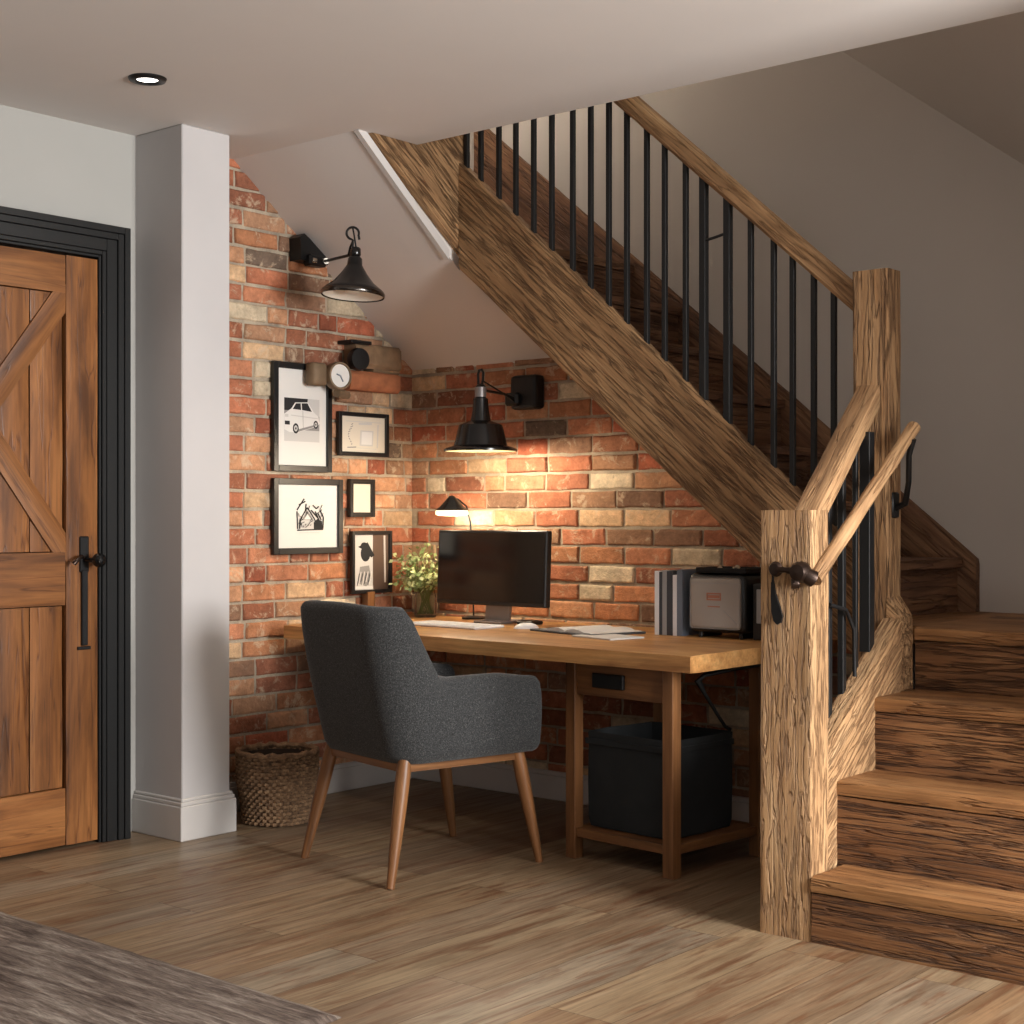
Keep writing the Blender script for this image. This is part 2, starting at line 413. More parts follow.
# only the projecting part in front of the frame line
struct('baseboard_pillar', bm, M['trim'])
YB = .4
bm = newbm(); box(bm, (-.14, YB, 0), (3.85, YB+.1, 5.2)); box(bm, (3.85, YB, 0), (9, YB+.1, 2.6)); struct('wall_stairwell', bm, M['stairwall'])
bm = newbm(); box(bm, (3.75, -1.05, 0), (3.85, YB, 5.2)); struct('wall_right', bm, M['stairwall'])  # unseen side wall, front end carried forward to keep window light off tall newel
bm = newbm(); box(bm, (-.14, -2.2, 2.86), (-.0, YB, 5.2)); box(bm, (-.14, -.0, 1.85), (0, YB, 2.86)); struct('wall_landing', bm, M['stairwall'])
bm = newbm(); box(bm, (.69, -.80, 2.85), (3.75, -.735, 5.2)); struct('wall_upper', bm, M['stairwall'])
bm = newbm(); box(bm, (-.14, -2.2, 5.2), (3.85, YB, 5.3)); struct('ceiling_upper', bm, M['ceil'])
# added sloping panel standing in for the diagonal shadow at the stairwell's right
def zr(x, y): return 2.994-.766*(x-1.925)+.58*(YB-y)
bm = newbm(); prism(bm, [(.6, -.73, zr(.6, -.73)), (3.75, -.73, zr(3.75, -.73)), (3.75, YB, zr(3.75, YB)), (.6, YB, zr(.6, YB))], (0, 0, .05)); struct('shadow_panel', bm, M['stairwall'])

bm = newbm(); box(bm, (9, -9, 0), (9.1, .5, 2.6)); struct('wall_far', bm, M['plaster'])
# brick walls: every brick shaped, one mesh per wall
PAL = [((178, 120, 90), 5), ((168, 107, 80), 5), ((188, 140, 106), 4), ((152, 98, 75), 3), ((160, 122, 95), 3.5), ((138, 105, 84), 2), ((118, 100, 86), 1), ((200, 166, 130), 2.4), ((204, 187, 160), 2), ((160, 92, 68), 2), ((186, 128, 92), 4)]
def pick():
    c = random.choices([p[0] for p in PAL], [p[1] for p in PAL])[0]
    k = random.uniform(.86, 1.1); return tuple(min(255, x*k) for x in c)
def brick_wall(name, org, ux, nrm, length, zmax_fn, seed, z_start=0.0, ovr=.05, course=.0755, blen=.228):
    random.seed(seed)
    bm = newbm(); cl = bm.verts.layers.float_color.new('bcol')
    org, ux, nrm = V(org), V(ux), V(nrm)
    # mortar bed
    nx, nz_ = 40, 40
    top = zmax_fn(0)
    pts = [(0, z_start)] + [(length, z_start)] + [(length*(1-i/20), zmax_fn(length*(1-i/20))) for i in range(21)]
    f = poly(bm, [org+ux*a+V((0, 0, z)) for a, z in pts], 1)
    poly(bm, [org+ux*a+V((0, 0, z))-nrm*.1 for a, z in pts], 1)
    row = 0; z = z_start+.004
    while True:
        if z > max(zmax_fn(0), zmax_fn(length)): break
        h = course-.0115+random.uniform(-.002, .002)
        x = -random.choice((.0, .115, .115, .06)) - random.uniform(0, .015)
        while x < length:
            bl = blen if random.random() > .22 else .112
            if random.random() < .06: bl = .17
            bl += random.uniform(-.006, .006)
            x0, x1 = max(x, 0.002), min(x+bl-.0115, length-.002)
            x += bl
            if x1-x0 < .03: continue
            xm = (x0+x1)/2
            if z+h > max(zmax_fn(x0), zmax_fn(x1))+ovr: continue
            col = (*S(pick()), 1); dep = random.uniform(.005, .012)
            if random.random() < .04: dep = .016
            na, nb = 8, 6; g = {}; eu, ew = .0035/(x1-x0), .0035/h; UU = [0, eu, 2.4*eu, .3, .5, .7, 1-2.4*eu, 1-eu, 1]; WW = [0, ew, 2.4*ew, .5, 1-2.4*ew, 1-ew, 1]
            so = random.random()*50
            for i in range(na+1):
                for j in range(nb+1):
                    u, w = UU[i], WW[j]
                    px = x0+(x1-x0)*u; pz = z+h*w
                    ed = min(u*(x1-x0), (1-u)*(x1-x0), w*h, (1-w)*h)
                    rnd = mn.noise(V((px*26+so, pz*26, so)))
                    if i in (0, 1, na-1, na): px += mn.noise(V((so, pz*40, so+9)))*.005
                    if j in (0, 1, nb-1, nb): pz += mn.noise(V((px*26, so+(0 if j < 3 else 7), so+4)))*.0045
                    pr = dep + rnd*.0022
                    if ed < 1e-5: pr = dep*.3
                    elif ed < .0045: pr = dep*.82+rnd*.002
                    v = bm.verts.new(org+ux*px+V((0, 0, pz))+nrm*pr); v[cl] = col; g[i, j] = v
            for i in range(na):
                for j in range(nb):
                    bm.faces.new((g[i, j], g[i+1, j], g[i+1, j+1], g[i, j+1]))
            # sides down to the bed
            ring = [g[i, 0] for i in range(na)]+[g[na, j] for j in range(nb)]+[g[i, nb] for i in range(na, 0, -1)]+[g[0, j] for j in range(nb, 0, -1)]
            low = []
            for v in ring:
                q = v.co-nrm*((v.co-org).dot(nrm)+.002); nv = bm.verts.new(q); nv[cl] = col; low.append(nv)
            for i in range(len(ring)):
                j = (i+1) % len(ring); bm.faces.new((ring[i], low[i], low[j], ring[j]))
        z += course; row += 1
    me_faces = bm.faces
    o = struct(name, bm, [M['brick'], M['mortar']])
    return o
brick_wall('wall_left', (0, -1.30, 0), (0, 1, 0), (1, 0, 0), 1.30, lambda a: min(2.64, 1.86+.743*(1.30-a)), 3)
def zb(a):
    return 1.90 if a < .855 else max(.5, z2(a)-.005)
brick_wall('wall_back', (0, 0, 0), (1, 0, 0), (0, -1, 0), 2.56, zb, 5, ovr=.0)
random.seed(21)
# hidden side panel that closes the foot of the stair
bm = newbm()
prism(bm, [(2.575, -1.10, 0), (2.575, .39, 0), (2.575, .39, .80), (2.575, -.60, .80), (2.575, -1.10, .42)], (.02, 0, 0)); struct('wall_stair_side', bm, M['plaster'])
bm = newbm(); box(bm, (.02, -.024, 0), (2.5, 0.0, .10), .003); box(bm, (.02, -.018, .10), (2.5, 0.0, .118), .003); struct('baseboard_back', bm, M['trim'])
bm = newbm(); box(bm, (0, -1.28, 0), (.024, -.02, .10), .003); box(bm, (0, -1.28, .10), (.018, -.02, .118), .003); struct('baseboard_left', bm, M['trim'])

# door frame (dark architrave) and door
def architrave(bm, y0, y1, zt):
    # section from the opening outwards: stepped moulding
    for (a, b, h0, h1) in ((0, .010, .0205, .096), (.010, .026, .0205, .104), (.026, .070, .0205, .108), (.070, .094, .0205, .116), (.094, .119, .0205, .122)):
        box(bm, (h0, y1+a, 0), (h1, y1+b, zt+b), .002)
        box(bm, (h0, y0-b, 0), (h1, y0-a, zt+b), .002)
        box(bm, (h0, y0-a, zt+a), (h1-.0005, y1+a, zt+b), .002)
bm = newbm(); architrave(bm, -2.66, -1.722, 2.108); struct('trim_1', bm, M['frame'])
door = thing('door_1', None, None, (.06, -2.19, 0), kind='structure')
XD = .025
b = newbm(); box(b, (.0205, -2.66, .002), (.03, -1.72, 2.106)); obj('core', b, M['beam_dark'], door)
def dplank(name, lo, hi, axis, amp=.0012, parent=door, mat='door'):
    b = newbm(); rbox(b, lo, hi, axis, amp, (.06, .03), .002); return obj(name, b, M[mat], parent, smooth=30)
dplank('stile', (XD, -1.856, .012), (.092, -1.724, 2.10), 2); dplank('stile', (XD, -2.656, .012), (.092, -2.524, 2.10), 2)
dplank('top_rail', (XD, -2.522, 1.965), (.091, -1.858, 2.10), 1)
dplank('middle_rail', (XD, -2.522, .86), (.091, -1.858, 1.05), 1)
dplank('bottom_rail', (XD, -2.522, .012), (.091, -1.858, .215), 1)
for k in range(5):
    y0 = -2.522+k*.1328
    dplank('upper_board', (XD, y0+.0008, 1.052), (.076, y0+.132, 1.963), 2); dplank('lower_board', (XD, y0+.0008, .217), (.076, y0+.132, .858), 2)
def brace(p, q, EXT=(.075, .075), w=.085):
    p, q = V(p), V(q); d = (q-p).normalized(); e0, e1 = EXT; p, q = p-d*e0, q+d*e1; s = V((0, -d.z, d.y))*w/2; t = V((.018, 0, 0))
    b = newbm(); cs = []
    for pt in (p, q):
        for sg in (-1, 1):
            for k in (0, 1): cs.append(pt+s*sg+t*k)
    hexa(b, cs, (18, 4, 1), .0012, edge=.002); obj('brace', b, M['door'], door, smooth=30)
cy, cz = -2.19, 1.507
brace((.070, -1.885, 1.925), (.070, -2.495, 1.09)); brace((.0705, -1.885, 1.09), (.0705, -2.17, 1.48), (.075, 0)); brace((.0705, -2.21, 1.535), (.0705, -2.495, 1.925), (0, .075))
hb = newbm()
box(hb, (.092, -1.803, .975), (.098, -1.765, 1.105), .004); box(hb, (.092, -1.797, .715), (.104, -1.772, .985), .003); box(hb, (.092, -1.812, .70), (.099, -1.757, .712), .002)
hnd = obj('door_handle', hb, M['black'], door)
hb = newbm(); tube(hb, [(.095, -1.784, 1.02), (.15, -1.775, 1.02)], .008)
mt = Matrix.Rotation(PI/2, 3, 'Y')
lathe(hb, [(.0, .034), (.014, .032), (.024, .02), (.026, .008), (.02, -.006), (.01, -.012), (0.0, -.013)], (.148, -1.765, 1.02), 24, mat=mt, cap=False)
obj('knob', hb, M['gloss'], hnd, smooth=True)
hb = newbm(); tube(hb, [(.10, -1.79, 1.03), (.128, -1.815, 1.035), (.138, -1.84, 1.022), (.132, -1.852, 1.008)], [.006, .006, .007, .009]); obj('thumb_lever', hb, M['bronze'], hnd, smooth=True)

# ------------------------------------------------------------------ staircase
ST = thing('staircase', 'rough oak staircase with black steel balusters rising over the brick desk nook', 'staircase', (2.6, -.6, 0))
bm = newbm(); rbox(bm, (2.523, -1.207, 0), (2.683, -1.105, 1.192), 2, .0022, (.02, .008), .0012); obj('newel_post', bm, M['beam_pale'], ST, smooth=30)
bm = newbm(); rbox(bm, (2.494, -.60, .60), (2.616, -.505, 1.945), 2, .0018, (.02, .008), .004); obj('newel_post', bm, M['beam'], ST, smooth=30)
b = newbm(); hexa(b, [(2.612, -.602, .637), (2.612, -.602, .93), (2.612, -.507, .637), (2.612, -.507, .93), (2.655, -.602, .637), (2.655, -.602, .865), (2.655, -.507, .637), (2.655, -.507, .865)], (4, 24, 8), .0016, edge=.003); obj('newel_foot', b, M['beam'], ST, smooth=30)
# long outer stringer
zt = lambda x: 2.56-.877*(x-.754)
zbt = lambda x: 2.19-.835*(x-.69)
def stringer(x0, x1, top, bot, y0, y1, name, mat, amp=.0025, n=(110, 22, 4)):
    b = newbm(); cs = []
    for x in (x0, x1):
        for f in (bot, top):
            for y in (y0, y1): cs.append((x, y, f(x)))
    hexa(b, cs, n, amp, nz=(2.2, 24, 24), edge=.005); return obj(name, b, M[mat], ST, smooth=30)
stringer(.737, 2.50, zt, zbt, -.5, -.44, 'stringer', 'beam')
# wall stringer of the long flight
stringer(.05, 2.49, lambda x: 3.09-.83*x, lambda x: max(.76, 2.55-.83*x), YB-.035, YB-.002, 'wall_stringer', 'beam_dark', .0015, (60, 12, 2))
# upper flight stringer seen under the ceiling
b = newbm(); cs = []
for y, zl, zh in ((-1.05, 2.655, 3.2), (-.445, 2.20, 2.76)):
    for z in (zl, zh):
        for x in (.695, .735): cs.append((x, y, z))
hexa(b, cs, (24, 18, 2), .0015, nz=(3, 24, 24), edge=.002); obj('upper_stringer', b, M['beam'], ST, smooth=30)
bm = newbm(); prism(bm, [(.704, -1.04, 2.595), (.666, -.505, 2.195), (.666, -.505, 2.235), (.704, -1.04, 2.635)], (.024, 0, 0)); struct('trim_2', bm, M['trim'])
# low outer stringer
b = newbm(); cs = []
for y in (-1.104, -.602):
    zz = .495+.735*(y+1.1)
    for z in (max(.0, zz-.42), zz):
        for x in (2.598, 2.662): cs.append((x, y, z))
hexa(b, cs, (40, 22, 6), .002, nz=(3, 26, 26), edge=.003); obj('stringer', b, M['beam_pale'], ST, smooth=30)
# lower treads and risers
NOS = [(-1.215, .182), (-1.02, .419), (-.782, .635), (-.50, .829)]
XS = 2.648
for i, (y, z) in enumerate(NOS):
    yb = NOS[i+1][0]+.03 if i < 3 else YB-.002
    x0 = XS if i < 3 else 2.657
    if i == 0:
        b = newbm(); rbox(b, (2.687, y, z-.045), (3.74, yb, z), 0, .0016, (.04, .02), .005)
    else:
        b = newbm(); rbox(b, (x0, y, z-.045), (3.74, yb, z), 0, .0016, (.04, .02), .005)
    obj('tread', b, M['tread'], ST, smooth=30)
    zl = NOS[i-1][1] if i else 0
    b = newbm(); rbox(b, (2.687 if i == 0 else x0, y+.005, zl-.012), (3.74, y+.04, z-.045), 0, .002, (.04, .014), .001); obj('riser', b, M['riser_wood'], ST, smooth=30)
b = newbm(); rbox(b, (2.28, -.438, .77), (2.656, YB-.002, .828), 1, .0012, (.05, .03), .002); obj('landing', b, M['tread'], ST, smooth=30)
# long flight treads and risers
for k in range(7):
    x = 2.42-.245*k; z = .82+.205*k
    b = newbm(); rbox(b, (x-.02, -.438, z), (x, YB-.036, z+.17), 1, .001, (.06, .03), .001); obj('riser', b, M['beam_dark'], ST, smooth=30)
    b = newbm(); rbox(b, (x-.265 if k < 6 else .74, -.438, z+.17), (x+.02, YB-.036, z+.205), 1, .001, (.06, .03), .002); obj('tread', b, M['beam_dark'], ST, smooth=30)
# handrail over the long flight
rb = lambda x: 2.68-.883*(x-1.486)
def rail(x0, x1):
    b = newbm(); cs = []
    for x in (x0, x1):
        for dz in (0, .088):
            for y in (-.50, -.435): cs.append((x, y, rb(x)+dz))
    hexa(b, cs, (80, 6, 5), .0012, edge=.008); obj('handrail', b, M['rail'], ST, smooth=30)
rail(.72, 2.494)
BX = [.753, .827, .92, 1.006, 1.095, 1.183, 1.283, 1.367, 1.45, 1.531, 1.619, 1.696, 1.785, 1.86, 1.958, 2.049, 2.138, 2.21, 2.289, 2.362]
for i, x in enumerate(BX):
    w = .0125 if i in (13, 14) else .0085
    b = newbm(); box(b, (x-w, -.47-w, zt(x)-.015), (x+w, -.47+w, rb(x)+.012), .001); obj('baluster', b, M['bar'], ST)
bm = newbm(); tube(bm, [(1.865, -.475, 2.135), (1.91, -.479, 2.14), (1.953, -.475, 2.15)], .005); obj('catch_bar', bm, M['bar'], ST, smooth=True)
# square rail over the low flight
b = newbm(); cs = []
for y in (-1.175, -.602):
    zz = 1.160+.765*(y+1.10)
    for dz in (0, .075):
        for x in ((2.585, 2.665) if y < -1 else (2.512, 2.592)): cs.append((x, y, zz-.03+dz))
hexa(b, cs, (50, 6, 6), .0018, edge=.004); obj('handrail', b, M['rail'], ST, smooth=30)
for y, w in ((-.965, .0095), (-.88, .0095), (-.795, .007), (-.72, .017)):
    b = newbm(); box(b, (2.606-w, y-w, .485+.735*(y+1.1)), (2.606+w, y+w, 1.14+.765*(y+1.1)), .001); obj('baluster', b, M['bar'], ST)
# round grab rail with iron brackets
bm = newbm(); P0, P1 = V((2.692, -1.20, 1.0)), V((2.70, -.595, 1.448))
tube(bm, [P0.lerp(P1, i/30)+V((0, 0, .0012*math.sin(i*.5))) for i in range(31)], [.0205+.0006*math.sin(i*.9) for i in range(31)], 16); gr = obj('grab_rail', bm, M['rail'], ST, smooth=True)
bm = newbm()
Rm = Matrix.Rotation(PI/2, 3, 'X')
lathe(bm, [(0, .012), (.016, .010), (.022, .0), (.018, -.012), (.0, -.014)], (2.582, -1.222, 1.027), 20, mat=Rm, cap=False)
tube(bm, [(2.582, -1.222, 1.027), (2.62, -1.232, 1.026), (2.655, -1.235, 1.022)], [.010, .008, .013])
lathe(bm, [(0, .026), (.022, .02), (.03, .004), (.03, -.012), (.02, -.03), (.008, -.034), (0, -.034)], (2.662, -1.228, 1.02), 24, mat=Rm, cap=False)
tube(bm, [(2.662, -1.228, 1.02), (2.678, -1.222, 1.012), (2.69, -1.205, 1.002)], [.014, .022, .0245], 14)
tube(bm, [(2.648, -1.232, 1.0), (2.655, -1.24, .985), (2.665, -1.236, .985)], [.012, .015, .008])
obj('bracket', bm, M['bronze'], gr, smooth=True)
bm = newbm()
prism(bm, [(2.565, -1.212, .99), (2.572, -1.212, .995), (2.578, -1.212, .96), (2.592, -1.212, .925), (2.601, -1.212, .895), (2.596, -1.212, .878), (2.584, -1.212, .872), (2.572, -1.212, .882), (2.566, -1.212, .91), (2.564, -1.212, .95)], (0, -.007, 0)); tube(bm, [(2.568, -1.214, .985), (2.573, -1.22, 1.01), (2.58, -1.222, 1.02)], .004)
obj('iron_strap', bm, M['black'], gr)
bm = newbm(); tube(bm, [(2.612, -.55, 1.20), (2.655, -.56, 1.215), (2.685, -.60, 1.28), (2.70, -.63, 1.36), (2.718, -.64, 1.41)], [.012, .010, .009, .009, .011]); box(bm, (2.612, -.575, 1.17), (2.622, -.53, 1.25), .004); obj('bracket', bm, M['black'], gr, smooth=True)
# small hand catch between the low balusters
bm = newbm(); tube(bm, [(2.63, -1.00, .92), (2.63, -.90, .90), (2.63, -.85, .84), (2.63, -.845, .70)], .006); obj('catch_bar', bm, M['bar'], ST, smooth=True)

# ------------------------------------------------------------------ desk
DZ = .74
DK = thing('desk', 'long honey oak desk fitted in the brick corner under the stairs', 'desk', (1.1, -.45, 0))
b = newbm(); cs = []
FL, FR = (.125, -.872), (2.135, -.975)
for (xf, yf), xb in ((FL, .012), (FR, 2.135)):
    for z in (DZ-.055, DZ):
        for (x, y) in ((xf, yf), (xb, -.014)): cs.append((x, y, z))
hexa(b, cs, (60, 2, 24), .0004, edge=.002); obj('tabletop', b, M['desk'], DK, smooth=30)
FA = math.radians(-5); fo = V((1.545, -.799, 0))
FM = Matrix.Translation(fo) @ Matrix.Rotation(FA, 4, 'Z')
FW, FD = .43, .47
for i, (x, y) in enumerate(((0, 0), (FW, 0), (0, FD), (FW, FD))):
    b = newbm(); box(b, (x-.022, y-.022, 0), (x+.022, y+.022, DZ-.056), .002, grain=(0, 0, 1), mat=FM); obj('leg', b, M['leg'], DK)
for lo, hi, nm in (((.022, -.013, .075), (FW-.022, .013, .105), 'stretcher'), ((.022, FD-.013, .075), (FW-.022, FD+.013, .105), 'stretcher'),
                   ((-.013, .022, .075), (.013, FD-.022, .105), 'stretcher'), ((FW-.013, .022, .075), (FW+.013, FD-.022, .105), 'stretcher')):
    b = newbm(); box(b, lo, hi, .002, mat=FM); obj(nm, b, M['leg'], DK)
b = newbm(); box(b, (.014, .014, .093), (FW-.014, FD-.014, .104), 0, mat=FM); obj('shelf', b, M['leg'], DK)
b = newbm(); box(b, (.022, -.010, .565), (FW-.022, .010, DZ-.056), .001, grain=(1, 0, 0), mat=FM); dr = obj('apron', b, M['leg'], DK)
b = newbm(); box(b, (.10, -.024, .595), (.24, -.010, .645), .003, mat=FM); obj('pull', b, M['black'], dr)
b = newbm(); box(b, (.03, -.05, .60), (1.9, -.014, DZ-.056), .002); obj('wall_cleat', b, M['leg'], DK)

# storage bin on the desk's low shelf (open top, slightly bulging sides)
BN = thing('storage_bin', 'large charcoal felt bin on the low shelf under the desk', 'bin', FM @ V((FW/2-.010, .214, .1045)), FA)
b = newbm()
def bin_ring(sx, sy, z, n=6):
    pts = []
    for (x0, y0, x1, y1) in ((-1, -1, 1, -1), (1, -1, 1, 1), (1, 1, -1, 1), (-1, 1, -1, -1)):
        for i in range(n):
            u = i/n; x = (x0+(x1-x0)*u)*sx; y = (y0+(y1-y0)*u)*sy
            bl = math.sin(u*PI)*.006; x += bl*(1 if x0 == x1 else 0)*x0; y += bl*(1 if y0 == y1 else 0)*y0
            pts.append((x, y, z+mn.noise(V((x*7, y*7, z*3)))*(.004 if z > .02 else 0)))
    return [b.verts.new(p) for p in pts]
sx, sy = .180, .168
rings = [bin_ring(sx*.97, sy*.97, .003), bin_ring(sx, sy, .03), bin_ring(sx*1.01, sy*1.01, .16), bin_ring(sx, sy, .30), bin_ring(sx*1.01, sy*1.01, .325), bin_ring(sx*.99, sy*.99, .33), bin_ring(sx*.95, sy*.965, .325), bin_ring(sx*.94, sy*.955, .02)]
for r0, r1 in zip(rings, rings[1:]):
    for i in range(len(r0)): b.faces.new((r0[i], r0[(i+1) % len(r0)], r1[(i+1) % len(r0)], r1[i]))
b.faces.new(rings[0]); b.faces.new(rings[-1]); obj('body', b, M['bin'], BN, smooth=50, local=True)
b = newbm(); box(b, (-sx*1.05, -sy*1.065, .286), (sx*1.05, -sy*.985, .306), .002); box(b, (sx*.985, -sy*1.065, .286), (sx*1.05, sy*1.02, .306), .002); obj('hem_band', b, M['bin'], BN, local=True)
# black cable arm hanging under the desk
b = newbm(); tube(b, [(2.06, -.40, .668), (1.99, -.46, .655), (1.90, -.53, .63), (1.885, -.545, .61), (1.90, -.53, .57), (1.93, -.50, .50), (1.95, -.475, .452), (1.955, -.45, .44)], [.007, .008, .008, .014, .007, .006, .006, .006], 8)
tag(obj('power_cable', b, M['bar'], smooth=True), 'thin black cable looping down under the desk behind the charcoal bin', 'cable')

# ------------------------------------------------------------------ armchair
CH = thing('armchair', 'charcoal tweed armchair with tapered wooden legs pushed up to the desk', 'chair', (1.178, -1.172, 0), math.radians(-13))
# upholstered shell swept along a U
def upath(n=60):
    hw, yb, yf, r = .280, -.262, .268, .105
    segs = []
    import itertools
    pts = []
    def line(a, b, k): return [V(a).lerp(V(b), i/k) for i in range(k)]
    pts += line((hw, yf), (hw, yb+r), 14)
    pts += [V((hw-r+r*math.cos(a), yb+r-r*math.sin(a))) for a in [PI/2*i/10 for i in range(10)]]
    pts += line((hw-r, yb), (-hw+r, yb), 10)
    pts += [V((-hw+r-r*math.sin(a), yb+r-r*math.cos(a))) for a in [PI/2*i/10 for i in range(10)]]
    pts += line((-hw, yb+r), (-hw, yf), 14)+[V((-hw, yf))]
    return pts
UP = upath()
def smooth01(t): t = max(0, min(1, t)); return t*t*(3-2*t)
b = newbm(); rings = []
for i, p in enumerate(UP):
    q0, q1 = UP[max(i-1, 0)], UP[min(i+1, len(UP)-1)]
    d = (q1-q0).normalized(); n = V((-d.y, d.x)); n = -n if n.dot(p-V((0, .05))) < 0 else n
    backness = smooth01((.04-p.y)/.27)        # 0 at arms, 1 at back
    top = .655+.236*smooth01((-.085-p.y)/.095)+.004*math.cos(p.x*9)*backness
    top -= .018*smooth01((p.y-.10)/.18)
    th = .062+.012*backness
    lean_b = V((0, -.085))*backness + n*.012
    sec = []
    zb_ = .382; H = top-zb_
    prof = [(0, 0), (.004, .03), (.010, .25), (.012, .5), (.010, .78)]
    def pt(off, z): 
        t_ = max(0, (z-zb_)/.47); s = p+lean_b*(t_**1.2)-n*off; return (s.x, s.y, z)
    bulge = lambda t_: -.014*math.sin(PI*min(1, t_))
    outer = [pt(.012, zb_)]+[pt(bulge(f)+.0, zb_+H*f) for f in (.05, .2, .4, .6, .8)]
    rr = th/2
    cap = [pt(rr-rr*math.cos(a), top-rr+rr*math.sin(a)) for a in [PI*k/8 for k in range(9)]]
    inner = [pt(th+.004, zb_+H*f) for f in (.8, .6, .4, .2, .05)]+[pt(th-.005, zb_)]
    rings.append([b.verts.new(v) for v in outer+cap+inner])
for r0, r1 in zip(rings, rings[1:]):
    m = len(r0)
    for k in range(m): b.faces.new((r0[k], r0[(k+1) % m], r1[(k+1) % m], r1[k]))
# rounded arm fronts
for ring, sgn in ((rings[0], 1), (rings[-1], 1)):
    cen = sum((v.co for v in ring), V())/len(ring); last = ring
    for s, dy in ((.93, .016), (.75, .026), (.4, .030)):
        nr = [b.verts.new(V((cen.x+(v.co.x-cen.x)*s, v.co.y+dy, cen.z+(v.co.z-cen.z)*(1-(1-s)*.5)))) for v in ring]
        for k in range(len(ring)): b.faces.new((last[k], last[(k+1) % len(ring)], nr[(k+1) % len(ring)], nr[k]))
        last = nr
    b.faces.new(last)
obj('shell', b, M['fabric'], CH, smooth=70, local=True)
b = newbm(); box(b, (-.215, -.20, .392), (.215, .29, .50), .035, seg=4); 
for v in b.verts:
    if v.co.z > .45: v.co.z += .015*math.cos(v.co.x*6)*math.cos((v.co.y-.05)*5)
obj('seat_cushion', b, M['fabric'], CH, smooth=60, local=True)
TW, TD = .228, .225
for sx in (-1, 1):
    for sy in (-1, 1):
        b = newbm(); tx, ty = sx*TW, sy*TD+.005; fx, fy = sx*(.276 if sy < 0 else .258), sy*.305
        pts = [V((tx, ty, .392)).lerp(V((fx, fy, 0)), k/8) for k in range(9)]
        tube(b, pts, [.022, .0245, .0245, .0235, .022, .020, .018, .0155, .013], 14); obj('leg', b, M['leg'], CH, smooth=True, local=True)
for (p, q, nm) in (((-TW, -TD, .374), (TW, -TD, .374), 'seat_rail'), ((-TW, TD, .374), (TW, TD, .374), 'seat_rail'), ((TW, -TD, .374), (TW, TD, .374), 'seat_rail'), ((-TW, -TD, .374), (-TW, TD, .374), 'seat_rail')):
    b = newbm(); p, q = V(p), V(q); d = (q-p).normalized(); s = V((-d.y, d.x, 0))*.012
    cs = []
    for e in (p, q):
        for z in (-.022, .022):
            for k in (-1, 1): cs.append(e+s*k+V((0, 0, z)))
    hexa(b, cs, (8, 2, 2), .0003, edge=.002); obj(nm, b, M['leg'], CH, local=True)

# ------------------------------------------------------------------ woven basket
BK = thing('woven_basket', 'round woven seagrass basket on the floor beside the white pillar', 'basket', (.285, -1.045, 0))
b = newbm(); rows = 20
for k in range(rows):
    z = .010+k*.0130; r = .128+.022*smooth01(k/rows*1.3)
    n = 34
    pts = []
    for i in range(n*2+1):
        a = 2*PI*i/(n*2); w = .0055*(1 if (i+k*1) % 2 else -1)
        pts.append(((r+w)*math.cos(a+2.4), (r+w)*math.sin(a+2.4), z+.003*mn.noise(V((a*2, k, 0)))+.004*mn.noise(V((math.cos(a), math.sin(a), k*.1)))))
    tube(b, pts, .0072, 6, cap=False)
obj('woven_body', b, M['weave'], BK, smooth=True, local=True)
b = newbm(); pr = [(.0, .004), (.122, .004), (.130, .05), (.142, .14), (.144, .258), (.138, .258), (.134, .14), (.118, .014), (0, .014)]
lathe(b, pr, seg=36, cap=False); obj('lining', b, plain('dark_wicker_core', (58, 44, 34), .95), BK, smooth=True, local=True)
b = newbm(); tube(b, [(.150*math.cos(2*PI*i/60), .150*math.sin(2*PI*i/60), .270+.003*math.sin(i*1.6)) for i in range(61)], [.012+.0025*math.sin(i*2.1) for i in range(61)], 8, cap=False); obj('rim', b, M['weave'], BK, smooth=True, local=True)

# ------------------------------------------------------------------ rug
b = newbm(); x0, x1, y0, y1 = .3, 2.16, -4.6, -2.475
nx, ny = 90, 60; g = {}
for i in range(nx+1):
    for j in range(ny+1):
        x = x0+(x1-x0)*i/nx; y = y0+(y1-y0)*j/ny
        e = i in (0, nx) or j in (0, ny)
        if i == nx: x += .010*mn.noise(V((0, y*14, 1)))
        if j == ny: y += .008*mn.noise(V((x*14, 0, 5)))
        g[i, j] = b.verts.new((x, y, .002 if e else .013+.002*mn.noise(V((x*30, y*30, 0)))))
for i in range(nx):
    for j in range(ny): b.faces.new((g[i, j], g[i+1, j], g[i+1, j+1], g[i, j+1]))
tag(obj('rug', b, M['rug'], smooth=True), 'streaky grey brown rug on the plank floor in front of the door', 'rug')

# ------------------------------------------------------------------ pictures on the left brick wall
def frame(name, label, y0, y1, z0, z1, bar, draw, x=.016, group='black framed pictures on the brick wall', mat='paper'):
    F = thing(name, label, 'picture', (x, (y0+y1)/2, z0), group=group)
    b = newbm(); t = .02
    for lo, hi in (((x, y0, z0), (x+t, y0+bar, z1)), ((x, y1-bar, z0), (x+t, y1, z1)), ((x, y0+bar, z0), (x+t, y1-bar, z0+bar)), ((x, y0+bar, z1-bar), (x+t, y1-bar, z1))): box(b, lo, hi, .0015)
    obj('picture_frame', b, M['bezel'], F)
    b = newbm(); box(b, (x, y0+bar, z0+bar), (x+.008, y1-bar, z1-bar)); obj('mount', b, M[mat], F)
    b = newbm(); w, h = (y1-y0-2*bar), (z1-z0-2*bar); cnt = [0]
    def sh(pts, mi):
        cnt[0] += 1; xx = x+.0082+cnt[0]*.00012
        poly(b, [(xx, y0+bar+u*w, z0+bar+v*h) for u, v in pts], mi)
    draw(sh)
    if cnt[0]: obj('print', b, [M['ink'], M['grey'], M['lgrey'], M['paper'], M['sepia']], F)
    else: b.free()
    return F
